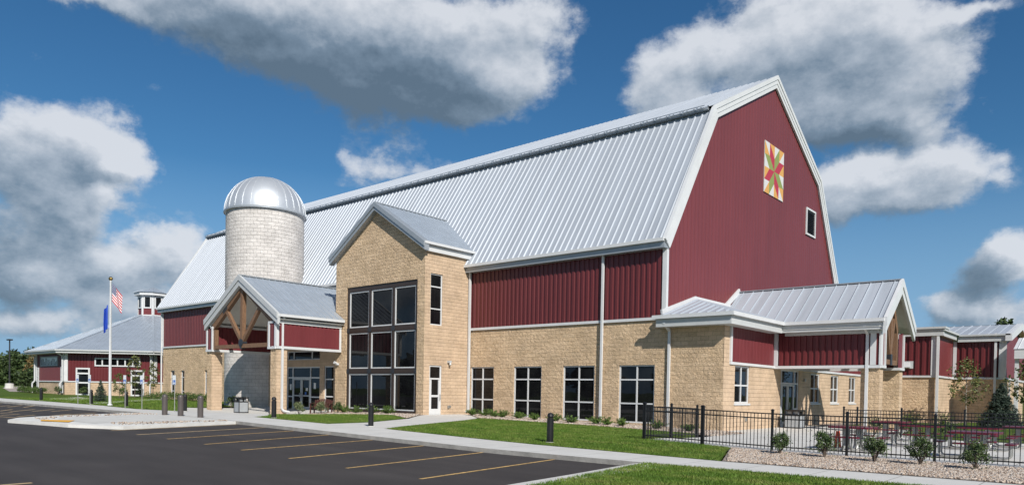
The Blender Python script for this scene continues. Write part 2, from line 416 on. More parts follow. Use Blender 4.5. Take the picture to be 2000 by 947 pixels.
def louvre():
    n, p = newmat('louvre'); p.inputs['Base Color'].default_value = (.006, .003, .003, 1); p.inputs['Roughness'].default_value = .5
louvre()
def block(name, c1, c2, mortar, bw=.406, bh=.203, rough=1.0, mw=.010, nscale=7):
    n, p = newmat(name); uv = n.add('ShaderNodeTexCoord').outputs['UV']; g = n.add('ShaderNodeNewGeometry').outputs['Position']
    jit = n.vec('SCALE', n.vec('SUBTRACT', n.noise(g, 14, 3, out=1), (.5, .5, .5)), .02*rough)
    br = n.add('ShaderNodeTexBrick', offset=.5, inp={'Vector': n.vec('ADD', uv, jit), 'Color1': (*c1, 1), 'Color2': (*c2, 1), 'Mortar': (*mortar, 1), 'Scale': 1.0, 'Mortar Size': mw, 'Mortar Smooth': .35, 'Bias': 0.0, 'Brick Width': bw, 'Row Height': bh})
    f1 = n.noise(g, 1.1, 5, .6); f2 = n.noise(g, 30, 4, .65)
    c = n.mix(1.0, br.outputs[0], n.ramp(f1, [(.3, .80), (.7, 1.12)]), 'MULTIPLY'); c = n.mix(1.0, c, n.ramp(f2, [(.28, .80), (.72, 1.14)]), 'MULTIPLY')
    n.put(p.inputs['Base Color'], c); p.inputs['Roughness'].default_value = .92; p.inputs['Specular IOR Level'].default_value = .2
    h = n.math('MULTIPLY', n.noise(g, nscale, 7, .62), rough); h = n.math('ADD', h, n.math('MULTIPLY', n.noise(g, nscale*4, 4, .6), rough*.25))
    h = n.math('SUBTRACT', h, n.math('MULTIPLY', br.outputs['Fac'], .30))
    b = n.add('ShaderNodeBump', inp={'Strength': 1.0, 'Distance': .055, 'Height': h}); n.l.new(b.outputs[0], p.inputs['Normal'])
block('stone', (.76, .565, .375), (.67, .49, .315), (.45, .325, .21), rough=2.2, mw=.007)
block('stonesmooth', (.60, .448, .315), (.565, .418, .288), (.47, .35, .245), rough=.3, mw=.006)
block('siloblock', (.67, .635, .605), (.62, .585, .555), (.36, .335, .31), bw=.50, bh=.26, rough=.9, mw=.008, nscale=6)
def asphalt():
    n, p = newmat('asphalt'); g = n.add('ShaderNodeNewGeometry').outputs['Position']
    f = n.noise(g, .35, 4); f2 = n.noise(g, 55, 4, .7); f3 = n.noise(n.vec('MULTIPLY', g, (.25, 1.4, 1)), 1.0, 4)
    c = n.ramp(f, [(.3, (.046, .040, .039)), (.7, (.062, .055, .053))]); c = n.mix(1.0, c, n.ramp(f2, [(.3, .82), (.68, 1.0), (.74, 1.7)]), 'MULTIPLY'); c = n.mix(1.0, c, n.ramp(f3, [(.35, .88), (.7, 1.12)]), 'MULTIPLY')
    f4 = n.noise(g, 1.7, 6, .7); c = n.mix(n.ramp(f4, [(.66, 0), (.74, .35)]), c, (.10, .093, .088))
    n.put(p.inputs['Base Color'], c); p.inputs['Roughness'].default_value = .85; p.inputs['Specular IOR Level'].default_value = .3
    b = n.add('ShaderNodeBump', inp={'Strength': .6, 'Distance': .006, 'Height': f2}); n.l.new(b.outputs[0], p.inputs['Normal'])
asphalt()
def walkmat():     # concrete with saw-cut joints across the walk
    n, p = newmat('walk'); g = n.add('ShaderNodeNewGeometry').outputs['Position']
    f = n.noise(g, 1.2, 5); f2 = n.noise(g, 45, 3)
    c = n.ramp(f, [(.3, (.52, .51, .485)), (.7, (.61, .60, .575))]); c = n.mix(1.0, c, n.ramp(f2, [(.3, .93), (.7, 1.05)]), 'MULTIPLY')
    sp = n.add('ShaderNodeSeparateXYZ', inp={0: g}); t = n.math('PINGPONG', n.math('ADD', sp.outputs[0], 200.3), .75)
    c = n.mix(n.ramp(n.noise(g, .6, 6, .7), [(.5, 0), (.75, .35)]), c, (.40, .375, .34)); j = n.math('LESS_THAN', t, .014); c = n.mix(n.math('MULTIPLY', j, .7), c, (.2, .19, .17))
    n.put(p.inputs['Base Color'], c); p.inputs['Roughness'].default_value = .88
    b = n.add('ShaderNodeBump', inp={'Strength': .5, 'Distance': .004, 'Height': f2}); n.l.new(b.outputs[0], p.inputs['Normal'])
walkmat()
def grass():
    n, p = newmat('lawn'); g = n.add('ShaderNodeNewGeometry').outputs['Position']
    f = n.noise(g, .55, 5, .6); f2 = n.noise(g, 16, 5, .7)
    c = n.ramp(f, [(.28, (.050, .100, .012)), (.5, (.078, .130, .018)), (.72, (.13, .155, .04))]); c = n.mix(1.0, c, n.ramp(f2, [(.3, .62), (.7, 1.25)]), 'MULTIPLY')
    n.put(p.inputs['Base Color'], c); p.inputs['Roughness'].default_value = .9; p.inputs['Specular IOR Level'].default_value = .15
    b = n.add('ShaderNodeBump', inp={'Strength': 1, 'Distance': .06, 'Height': f2}); n.l.new(b.outputs[0], p.inputs['Normal'])
    n, p = newmat('blade'); gi = n.add('ShaderNodeNewGeometry'); g = gi.outputs['Position']; ri = gi.outputs['Random Per Island']
    f = n.noise(n.vec('MULTIPLY', g, (1, 1.6, 1)), .8, 6, .68); c = n.ramp(f, [(.30, (.050, .105, .010)), (.46, (.085, .155, .018)), (.58, (.14, .19, .035)), (.72, (.21, .22, .07))])
    c = n.mix(1.0, c, n.ramp(ri, [(0, .65), (.8, 1.15), (1, 1.6)]), 'MULTIPLY'); n.put(p.inputs['Base Color'], c); p.inputs['Roughness'].default_value = .6
    p.inputs['Specular IOR Level'].default_value = .25
grass()
def leafmat(name, dark, light, rough=.6):
    n, p = newmat(name); gi = n.add('ShaderNodeNewGeometry'); ri = gi.outputs['Random Per Island']
    f = n.noise(gi.outputs['Position'], 2.2, 3); t = n.math('MULTIPLY_ADD', n.math('SUBTRACT', f, .5), .9, ri)
    n.put(p.inputs['Base Color'], n.ramp(t, [(.1, dark), (.9, light)])); p.inputs['Roughness'].default_value = rough; p.inputs['Specular IOR Level'].default_value = .3
leafmat('leaf', (.035, .070, .016), (.10, .15, .035)); leafmat('maple', (.045, .075, .02), (.17, .17, .055)); leafmat('mapleturn', (.07, .07, .025), (.24, .15, .06))
leafmat('spruce', (.022, .040, .030), (.085, .115, .085), .7); leafmat('fern', (.04, .085, .015), (.14, .22, .045)); leafmat('bush', (.030, .060, .018), (.11, .15, .055))
leafmat('hydrangea', (.05, .09, .03), (.26, .28, .15)); leafmat('fartree', (.022, .042, .014), (.065, .095, .03)); leafmat('redtree', (.08, .025, .015), (.22, .07, .03))
def stones():
    n, p = newmat('pebble'); gi = n.add('ShaderNodeNewGeometry'); ri = gi.outputs['Random Per Island']
    n.put(p.inputs['Base Color'], n.ramp(ri, [(0, (.14, .10, .08)), (.25, (.34, .25, .19)), (.5, (.48, .39, .31)), (.75, (.58, .50, .43)), (1, (.30, .29, .28))])); p.inputs['Roughness'].default_value = .8
    n, p = newmat('gravel'); g = n.add('ShaderNodeNewGeometry').outputs['Position']
    v = n.add('ShaderNodeTexVoronoi', inp={'Vector': g, 'Scale': 17}); c = n.ramp(n.add('ShaderNodeSeparateColor', inp={0: v.outputs['Color']}).outputs[0], [(0, (.16, .12, .10)), (.3, (.38, .30, .24)), (.7, (.50, .42, .36)), (1, (.30, .28, .26))])
    c = n.mix(1.0, c, n.ramp(v.outputs['Distance'], [(.25, 1), (.7, .45)]), 'MULTIPLY'); n.put(p.inputs['Base Color'], c); p.inputs['Roughness'].default_value = .85
    b = n.add('ShaderNodeBump', inp={'Strength': 1, 'Distance': -.03, 'Height': v.outputs['Distance']}); n.l.new(b.outputs[0], p.inputs['Normal'])
stones()
def flagmat():
    n, p = newmat('flag'); uv = n.add('ShaderNodeTexCoord').outputs['UV']; s = n.add('ShaderNodeSeparateXYZ', inp={0: uv}); u, v = s.outputs[0], s.outputs[1]
    st = n.math('GREATER_THAN', n.math('MODULO', n.math('MULTIPLY', v, 13), 2), 1)
    c = n.mix(st, (.50, .02, .035), (.72, .72, .72))
    can = n.math('MULTIPLY', n.math('LESS_THAN', u, .4), n.math('GREATER_THAN', v, .4615)); c2 = n.mix(can, c, (.02, .035, .13))
    # stars of the canton: staggered rows of dots
    a = n.math('MULTIPLY', u, 27.5); b = n.math('MULTIPLY', n.math('SUBTRACT', v, .4615), 18.57)
    fa = n.math('SUBTRACT', n.math('MODULO', a, 2), 1); fb_ = n.math('SUBTRACT', n.math('MODULO', b, 2), 1)
    r = n.math('ADD', n.math('MULTIPLY', fa, fa), n.math('MULTIPLY', fb_, fb_)); star = n.math('MULTIPLY', n.math('LESS_THAN', r, .22), can)
    c3 = n.mix(star, c2, (.75, .75, .75)); n.put(p.inputs['Base Color'], c3); p.inputs['Roughness'].default_value = .7
flagmat()

# ------------------------------------------------------------------ ground sheets
def sheet(name, poly, dz, mat, skirt=0, cell=1.5, kind='structure', flatz=None, smat=None, **kw):
    b = bmesh.new(); vs = [b.verts.new((x, y, 0)) for x, y in poly]; f = b.faces.new(vs)
    f.normal_update()
    if f.normal.z < 0: f.normal_flip()
    xs = [p[0] for p in poly]; ys = [p[1] for p in poly]
    nx = max(1, min(90, int((max(xs)-min(xs))/cell))); ny = max(1, min(60, int((max(ys)-min(ys))/cell)))
    for k in range(1, nx):
        x = min(xs)+(max(xs)-min(xs))*k/nx
        bmesh.ops.bisect_plane(b, geom=b.verts[:]+b.edges[:]+b.faces[:], plane_co=(x, 0, 0), plane_no=(1, 0, 0))
    for k in range(1, ny):
        y = min(ys)+(max(ys)-min(ys))*k/ny
        bmesh.ops.bisect_plane(b, geom=b.verts[:]+b.edges[:]+b.faces[:], plane_co=(0, y, 0), plane_no=(0, 1, 0))
    for v in b.verts: v.co.z = (gz(v.co.x, v.co.y) if flatz is None else flatz)+dz
    if skirt:
        be = [e for e in b.edges if len(e.link_faces) == 1]
        r = bmesh.ops.extrude_edge_only(b, edges=be)
        for v in r['geom']:
            if isinstance(v, bmesh.types.BMVert): v.co.z -= skirt
        for fc in r['geom']:
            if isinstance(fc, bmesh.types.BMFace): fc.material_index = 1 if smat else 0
    bmesh.ops.triangulate(b, faces=[f for f in b.faces if len(f.verts) > 4])
    me = bpy.data.meshes.new(name); b.to_mesh(me); b.free(); me.materials.append(mat)
    if smat: me.materials.append(smat)
    o = bpy.data.objects.new(name, me); COL.objects.link(o)
    if kind: o['kind'] = kind
    return o
def arc(cx, cy, r, a0, a1, n=8): return [(cx+r*math.cos(R_(a0+(a1-a0)*k/n)), cy+r*math.sin(R_(a0+(a1-a0)*k/n))) for k in range(n+1)]
KY = 15.65
# one sheet to the horizon
b_ = MB(); gx = [-2500, -900, -400, -250, -180]+list(range(-140, 41, 5))+[60, 120, 300, 900, 2500]; gy = [-2500, -600, -150, -60, -20]+list(range(0, 121, 5))+[150, 220, 400, 900, 2500]
for i in range(len(gx)-1):
    for j in range(len(gy)-1):
        q = [(gx[i], gy[j]), (gx[i+1], gy[j]), (gx[i+1], gy[j+1]), (gx[i], gy[j+1])]
        b_.face([(x, y, gz(x, y)-.17) for x, y in q])
prop(b_.build('ground', M['lawn'], merge=True), kind='structure')
sheet('parking_lot', [(-160, -30), (-8.2, -30), (-8.2, KY), (-160, KY)], -.13, M['asphalt'], cell=2)
# pavements
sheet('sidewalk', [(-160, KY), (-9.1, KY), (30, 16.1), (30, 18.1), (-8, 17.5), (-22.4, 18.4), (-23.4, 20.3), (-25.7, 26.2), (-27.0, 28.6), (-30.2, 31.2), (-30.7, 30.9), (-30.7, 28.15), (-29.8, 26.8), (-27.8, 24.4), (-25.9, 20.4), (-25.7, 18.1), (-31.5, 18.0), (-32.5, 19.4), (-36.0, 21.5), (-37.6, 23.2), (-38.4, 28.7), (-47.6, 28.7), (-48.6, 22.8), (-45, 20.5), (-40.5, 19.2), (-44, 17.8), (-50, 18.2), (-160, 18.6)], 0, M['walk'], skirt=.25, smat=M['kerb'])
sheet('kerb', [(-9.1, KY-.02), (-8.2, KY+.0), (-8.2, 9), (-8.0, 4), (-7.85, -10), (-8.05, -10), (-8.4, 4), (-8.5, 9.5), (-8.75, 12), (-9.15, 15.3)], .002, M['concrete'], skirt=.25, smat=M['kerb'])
sheet('island_kerb', [(-38.2, KY), (-35.2, 10.4), (-34.2, 9.3), (-32.6, 8.5), (-29.0, 9.4), (-27.3, 10.6), (-28.7, KY-.02)], -.01, M['kerbwhite'], skirt=.2)
sheet('island_path', [(-35.6, KY-.1), (-33.8, 10.6), (-31.6, 9.9), (-29.2, 10.3), (-29.5, KY-.1)], -.002, M['concrete'])
sheet('yellow_warning_pad', [(-31.9, 9.4), (-30.9, 9.1), (-29.9, 9.7), (-30.9, 10.25)], .008, M['yellowpad'])
sheet('lawn', [(-400, 18.6), (-50, 18.25), (-44, 17.85), (-40.7, 19.25), (-45, 20.55), (-48.7, 22.9), (-50, 31.9), (-73, 31.9), (-73, 80), (-400, 150)], 0, M['lawn'], cell=3)
sheet('lawn', [(-31.4, 18.02), (-25.72, 18.12), (-25.95, 20.4), (-27.9, 24.4), (-31, 26.2), (-36.5, 25.5), (-36.1, 21.6), (-32.6, 19.45)], .004, M['lawn'])
sheet('lawn', [(-22.35, 18.42), (-8, 17.52), (-9.2, 20.6), (-9.6, 21.85), (-12.8, 22.1), (-12.9, 26.2), (-14.2, 28.6), (-16, 28.8), (-20, 29.1), (-26.7, 28.6), (-25.6, 26.2), (-23.3, 20.3)], .004, M['lawn'])
sheet('lawn', [(-9.1, 15.6), (-8.2, KY-.05), (-8.2, 9), (-8, 4), (-7.85, -10), (30, -10), (30, 16.05)], .002, M['lawn'])
sheet('gravel_strip', [(-30.7, 31.9), (-30.2, 31.25), (-27.0, 28.62), (-20, 29.12), (-16, 28.82), (-14.2, 28.62), (-13, 27.5), (-12.9, 31.0), (-14.3, 31.9)], .0, M['gravel'])
sheet('gravel_strip', [(-39.1, 28.2), (-30.75, 28.2), (-29.85, 26.75), (-27.95, 24.35), (-31, 26.15), (-36.5, 25.45), (-37.6, 23.3), (-38.4, 25)], .0, M['gravel'])
sheet('gravel_bed', [(-9.55, 21.85), (-9.15, 20.6), (-7.95, 17.53), (30, 18.12), (30, 21.9)], .006, M['gravel'])
sheet('patio', [(-12.85, 21.9), (12, 21.9), (12, 33.8), (-6, 34.2), (-8.5, 37), (-9, 44), (-14.5, 43), (-14.5, 31.75), (-12.95, 27.5)], .008, M['walk'], skirt=.05)
sheet('lawn', [(-14.5, 43), (-8.9, 44), (-8.4, 37), (-5.9, 34.2), (30, 33.8), (30, 62), (-14.5, 62)], .01, M['lawn'])
sheet('gravel_strip', [(-14.45, 43.2), (-13.2, 43.5), (-13, 56.2), (-9.3, 56.2), (-9.3, 61.6), (-6.3, 61.6), (-6.2, 66), (-14.45, 66)], .016, M['gravel'])
sheet('path', [(-72, 22), (-69, 20.9), (-65, 21.7), (-71.5, 25.3), (-76, 25.6)], .01, M['concrete'])
sheet('path', [(-54, 19.2), (-55.6, 19.1), (-59, 21.6), (-70, 29.5), (-69, 31), (-66, 28.5)], .01, M['concrete'])
sheet('road', [(-400, 118), (-294, 85), (-148, 37.8), (-101, 26.5), (-100, 30), (-140, 44), (-290, 95), (-400, 130)], .012, M['roadfar'], cell=5)
# painted lines
pl = MB()
def stripe(mb, x0, y0, x1, y1, w=.1, dz=-.126):
    a, b = Vector((x0, y0)), Vector((x1, y1)); t = (b-a).normalized(); n_ = Vector((-t.y, t.x))*w/2; k = max(1, int((b-a).length/1.5))
    for i in range(k):
        p, q = a.lerp(b, i/k), a.lerp(b, (i+1)/k)
        mb.face([(v.x, v.y, gz(v.x, v.y)+dz) for v in (p-n_, q-n_, q+n_, p+n_)][::-1 if n_.cross(t) > 0 else 1])
for x0, y0, x1, y1 in [(-11.85, 15.6, -11.0, 10.0), (-14.5, 15.62, -13.6, 10.1), (-17.05, 15.6, -16.1, 10.2), (-19.6, 15.6, -18.6, 10.3), (-22.1, 15.6, -20.7, 10.3), (-24.35, 15.6, -22.9, 10.2)]: stripe(pl, x0, y0, x1, y1)
prop(pl.build('yellow_parking_lines', M['yellow']), kind='structure')
pl = MB()
for x0, y0, x1, y1 in [(-26.4, 15.6, -24.9, 10.1), (-28.4, 15.5, -27.0, 10.1), (-53.4, 13.5, -55.2, 14.5), (-51.8, 13.5, -55.3, 15.2), (-51.0, 14.1, -54.3, 15.6), (-45.1, 11.4, -47.5, 12.6), (-43.8, 11.5, -47.5, 13.7), (-44.1, 12.6, -47.3, 14.6), (-43.8, 13.4, -46.4, 15.2), (-41.9, 10.6, -43.0, 11.4), (-39.4, 10.0, -40.7, 11.1), (-37.8, 10.2, -39.5, 11.4), (-35.3, 10.0, -36.6, 11.1), (-36.7, 10.6, -40.1, 13.1), (-37.6, 11.4, -41.3, 14.7), (-39.9, 9.3, -36.1, 9.95), (-50.5, 9, -48, 10.5), (-15, 2.0, -15.05, 4.3), (-57, 13.5, -60, 15.3), (-61, 13.5, -64, 15.3)]: stripe(pl, x0, y0, x1, y1, .12)
prop(pl.build('pale_parking_lines', M['paleline']), kind='structure')

# ================================================================== MAIN BARN
YF, XR, XL = 31.79, -17.5, -72.4
YC = 44.95; EZ = 9.0; BZ = 16.72; AZ_ = 21.15; BY = 36.45
barn = thing('barn', 'huge red gambrel barn with silver roof, stone base and quilt star on its gable', 'barn', (-45, 45, 0))
barn.location = (0, 0, 0)
fY = FY(YF); fX = FX(XR)
facwin = [(-30.6, -28.72), (-27.18, -25.14), (-23.66, -21.6), (-20.1, -18.03)]
narrow = [(-70.8, -69.95), (-68.66, -67.9), (-64.0, -63.3)]
ops = [(a, b, .02, 2.94) for a, b in facwin]+[(a, b, .55, 2.95) for a, b in narrow]
mb = MB(); wall(mb, fY, XL, -14.45, -.7, 5.15, ops, rev=.22)
mb.face([fX(s, z) for s, z in ((YF, -.7), (58.1, -.7), (58.1, 5.15), (YF, 5.15))])
mb.face([(XL, 58.1, -.7), (XL, YF, -.7), (XL, YF, 5.15), (XL, 58.1, 5.15)]); mb.face([(XR, 58.1, -.7), (XL, 58.1, -.7), (XL, 58.1, 9), (XR, 58.1, 9)])
mb.build('stone_wall', M['stone'], barn)
for a, b in facwin: window(barn, fY, a, b, .02, 2.94, ms=[(a+b)/2], mz=[1.0, 2.2], rec=.06, fw=.075)
for a, b in narrow: window(barn, fY, a, b, .55, 2.95, mz=[1.0, 2.3], rec=.1, fw=.07)
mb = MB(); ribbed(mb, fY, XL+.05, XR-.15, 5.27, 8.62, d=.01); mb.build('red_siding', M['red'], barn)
def gtop(y):
    y = min(y, 2*YC-y)
    return EZ+(BZ-EZ)*(y-31.3)/(BY-31.3) if y < BY else BZ+(AZ_-BZ)*(y-BY)/(YC-BY)
GP = ((0, 0), (.30, 0), (.36, .012), (.46, .012), (.52, 0), (.93, 0), (.95, -.018), (.985, -.018))
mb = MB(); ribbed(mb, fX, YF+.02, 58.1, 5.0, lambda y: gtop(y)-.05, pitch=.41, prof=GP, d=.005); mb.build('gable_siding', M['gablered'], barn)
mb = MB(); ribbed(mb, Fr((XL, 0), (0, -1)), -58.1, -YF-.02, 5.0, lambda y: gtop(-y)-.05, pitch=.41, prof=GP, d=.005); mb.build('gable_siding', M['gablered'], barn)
# trim
mb = MB(); fbox(mb, fY, XL-.02, -17.6, 5.13, 5.27, 0, .09); mb.build('trim_band', M['white'], barn)
mb = MB(); fbox(mb, fY, XR-.16, XR+.02, 5.28, 8.62, .003, .1); fbox(mb, fX, YF-.098, YF+.10, 5.3, 8.9, .003, .07); mb.build('corner_trim', M['white'], barn)
mb = MB(); fbox(mb, fY, XL-.05, XL+.2, 5.28, 8.6, .003, .1); mb.build('corner_trim', M['white'], barn)
mb = MB(); fbox(mb, fY, XL-.3, XR+.1, 8.57, 8.9, .0, .45); mb.build('fascia', M['trimgrey'], barn)
mb = MB(); fbox(mb, fY, XL-.35, XR+.12, 8.86, 9.02, .452, .60); mb.build('gutter', M['white'], barn)
# lower roof, front and back
mb = MB(); L1 = Vector((0, BY-31.3, BZ-EZ)); l1 = L1.length
roofpoly(mb, (XL-.35, 31.3, EZ), (1, 0, 0), L1, [(0, 0), (XR-XL+.45, 0), (XR-XL+.45, l1), (0, l1)], pitch=.41, h=.055, w=.13, topw=.35)
L2 = Vector((0, -(BY-31.3), BZ-EZ))
roofpoly(mb, (XR+.1, 2*YC-31.3, EZ), (-1, 0, 0), L2, [(0, 0), (XR-XL+.45, 0), (XR-XL+.45, l1), (0, l1)], pitch=.41, h=.055, w=.13, topw=.35)
mb.build('lower_roof', M['roof'], barn)
UB = BZ+.10; UY = BY-.25
mb = MB(); U1 = Vector((0, YC-UY, AZ_+.1-UB)); ul = U1.length
roofpoly(mb, (XL-.4, UY, UB), (1, 0, 0), U1, [(0, 0), (XR-XL+.52, 0), (XR-XL+.52, ul), (0, ul)], pitch=.41, h=.06, w=.12, topw=.4)
roofpoly(mb, (XR+.05, 2*YC-UY, UB), (-1, 0, 0), Vector((0, -(YC-UY), AZ_+.1-UB)), [(0, 0), (XR-XL+.45, 0), (XR-XL+.45, ul), (0, ul)], pitch=.41, h=.06, w=.12, topw=.4)
mb.build('upper_roof', M['roof'], barn)
mb = MB()
mb.box(XL-.4, XR-.15, UY-.05, UY+.35, UB-.16, UB-.02); mb.box(XL-.4, XR-.15, 2*YC-UY-.35, 2*YC-UY+.05, UB-.16, UB-.02); mb.build('roof_break_flashing', M['trimgrey'], barn)
mb = MB(); mb.tube([(XL-.4, UY-.12, UB-.06), (XR-.3, UY-.12, UB-.06)], .03, 6); mb.tube([(XL-.4, UY-.12, UB+.06), (XR-.3, UY-.12, UB+.06)], .022, 6)
x = XL
while x < XR-.3: mb.box(x, x+.04, UY-.15, UY-.02, UB-.12, UB+.07); x += .82
mb.build('snow_guard', M['roofgrey'], barn)
# rakes
def rake(mb, x0, x1, pts, w):   # boards following the gable outline, mitred at the bends
    P2 = [Vector(p) for p in pts]; N2 = []
    for a, b in zip(P2, P2[1:]):
        t = (b-a).normalized(); nn = Vector((t.y, -t.x)); N2.append(nn if nn.y < 0 else -nn)
    def off(o):
        R = []
        for i, p in enumerate(P2):
            if i == 0: R.append(p+N2[0]*o)
            elif i == len(P2)-1: R.append(p+N2[-1]*o)
            else: m_ = (N2[i-1]+N2[i]).normalized(); R.append(p+m_*(o/m_.dot(N2[i])))
        return R
    for o0, o1, dx in ((-.03, w*.30, .10), (w*.30, w*.66, .06), (w*.66, w, .03)):
        A, B = off(o0), off(o1)
        for i in range(len(P2)-1):
            q = [Vector((x0, p.x, p.y)) for p in (A[i], A[i+1], B[i+1], B[i])]; D = Vector((x1-x0+dx, 0, 0))
            if (q[1]-q[0]).cross(q[3]-q[0]).x < 0: q = q[::-1]
            mb.hexa(q, [p+D for p in q])
RK = [(31.28, EZ-.05), (36.35, 16.86), (YC, 21.30), (2*YC-36.35, 16.86), (2*YC-31.28, EZ-.05)]
mb = MB(); rake(mb, XR+.03, XR+.12, RK, .66); mb.build('rake_trim', M['white'], barn)
mb = MB(); rake(mb, XL-.42, XL-.3, RK, .66); mb.build('rake_trim', M['white'], barn)
# quilt star board (parts of one board)
def qp(u, v, d=.06): return Vector((XR+d, 43.5+3.12*u/4, 17.0-3.1*v/4))
q_ = MB(); mb = MB(); mb.box(XR+.02, XR+.055, 43.5, 46.62, 13.9, 17.0); qb = mb.build('quilt_board', M['quiltwhite'], barn)
rot4 = lambda p: (4-p[1], p[0])
def qshape(P_, mat):
    for k in range(4):
        q_.face([qp(*p) for p in P_][::-1], mat); P_ = [rot4(p) for p in P_]
qshape([(2, 2), (1, 1), (1, 0), (2, 1)], 3); qshape([(2, 2), (2, 1), (3, 0), (3, 1)], 2)
qshape([(0, 0), (0, 1), (1, 1)], 1); qshape([(0, 0), (1, 1), (1, 0)], 0); qshape([(1, 0), (2, 1), (2, 0)], 1); qshape([(2, 0), (2, 1), (3, 0)], 0)
for i in range(4):
    pass
q_.build('star_pattern', [M['quiltwhite'], M['quiltorange'], M['quiltgreen'], M['quiltred']], qb)
# louvre vent
lv = MB(); fr = fX; a, b, c, e = 51.0, 52.85, 12.62, 14.47
for (p, q, r, s) in ((a, a+.12, c, e), (b-.12, b, c, e), (a+.12, b-.12, c, c+.12), (a+.12, b-.12, e-.12, e)): fbox(lv, fr, p, q, r, s, .02, .1)
lo = lv.build('louvre_vent', M['white'], barn)
lv = MB(); fbox(lv, fr, a+.1, b-.1, c+.1, e-.1, .015, .025, 1)
for k in range(12):
    z = c+.17+k*.125; lv.hexa([fr(a+.16, z, .09), fr(b-.16, z, .09), fr(b-.16, z+.07, .03), fr(a+.16, z+.07, .03)], [fr(a+.16, z+.02, .09), fr(b-.16, z+.02, .09), fr(b-.16, z+.09, .03), fr(a+.16, z+.09, .03)])
lv.build('louvre_blades', [M['louvre'], M['dark']], lo)
downspout(barn, fY, -21.08, -.05, 8.6, d=.1, w=.12, topoff=.2)
downspout(barn, fY, -30.62, .12, 8.6, d=.1, w=.13, kick=-1, topoff=.2)
downspout(barn, fY, XL-.02, .2, 8.6, d=.1, w=.13, topoff=.2)
downspout(barn, fY, -62.4, 5.3, 8.6, d=.1, w=.12, topoff=.2)

# ================================================================== ENTRANCE TOWER
tower = thing('entrance_tower', 'tall tan stone entrance tower with grey gable roof and a nine pane glass wall', 'tower')
TX0, TX1, TY = -39.15, -30.76, 28.1; TC = (TX0+TX1)/2
cw = (-38.02, -31.38, .02, 7.85); ft = FY(TY); fs = FX(TX1)
ttop = lambda s: 9.55+(12.25-9.55)*(1-abs(s-TC)/((TX1-TX0)/2))
mb = MB(); wall(mb, ft, TX0, TX1, -.7, 9.55, [cw], rev=.3, top=ttop, brk=(TC,)); mb.build('stone_front', M['stone'], tower)
dr = (28.55, 29.52, -.05, 2.94); sw = (28.54, 29.5, 5.24, 8.2)
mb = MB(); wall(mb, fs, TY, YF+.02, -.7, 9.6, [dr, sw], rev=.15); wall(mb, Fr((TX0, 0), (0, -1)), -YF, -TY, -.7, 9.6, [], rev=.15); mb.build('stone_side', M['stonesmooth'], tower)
# glass wall
gw = MB()
fbox(gw, ft, cw[0], cw[1], .02, .25, -.28, -.1); xs = [cw[0]+.22, cw[0]+2.36, cw[0]+4.5, cw[1]]; 
zs = [(.25, 2.45), (2.75, 4.98), (5.30, 7.55)]
for a in (cw[0], -35.86, -33.66, cw[1]-.2): fbox(gw, ft, a, a+.2, .25, 7.85, -.28, -.06)
for z0, z1 in ((2.45, 2.75), (4.98, 5.30), (7.55, 7.85)):
    for a, b in ((cw[0]+.2, -35.86), (-35.66, -33.66), (-33.46, cw[1]-.2)): fbox(gw, ft, a, b, z0, z1, -.28, -.065)
g_ = gw.build('steel_mullions', M['bronze'], tower)
jp = MB()
for z in (2.6, 5.14):
    for a in (cw[0]+.1, -35.76, -33.56, cw[1]-.1): fbox(jp, ft, a-.16, a+.16, z-.14, z+.14, -.06, -.035)
jp.build('joint_plate', M['steelplate'], g_)
for z0, z1 in zs:
    for a, b in ((cw[0]+.2, -35.86), (-35.66, -33.66), (-33.46, cw[1]-.2)): window(tower, ft, a+.01, b-.01, z0+.01, z1-.01, rec=.10, fw=.07, mat=M['white'])
window(tower, fs, *sw, mz=[6.18, 7.45], rec=.06, fw=.07)
# side door
do = window(tower, fs, dr[0], dr[1], dr[2], dr[3], mz=[2.16], rec=.05, fw=.09, name='side_door')
mb = MB(); fbox(mb, fs, dr[0]+.09, dr[1]-.09, dr[2]+.02, .42, -.10, -.04); fbox(mb, fs, dr[0]+.09, dr[0]+.2, .42, 2.1, -.10, -.04); fbox(mb, fs, dr[1]-.2, dr[1]-.09, .42, 2.1, -.10, -.04); fbox(mb, fs, dr[0]+.2, dr[1]-.2, 1.10, 1.22, -.10, -.045)
mb.build('door_leaf', M['white'], do)
mb = MB(); mb.tube([fs(29.38, .95, 0), fs(29.38, .95, .05), fs(29.38, 1.25, .05), fs(29.38, 1.25, 0)], .018, 6); mb.build('handle', M['galv'], do)
mb = MB(); fbox(mb, fs, 29.95, 30.12, 3.12, 3.24, 0, .2); mb.tube([fs(30.03, 3.12, .15), fs(30.03, 2.98, .2)], .06, 8); mb.build('wall_light', M['offwhite'], tower)
mb = MB(); fbox(mb, fs, 30.0, 30.12, .45, .62, 0, .08); fbox(mb, fs, 30.16, 30.26, .5, .62, 0, .06); mb.build('hose_tap', M['galv'], tower)
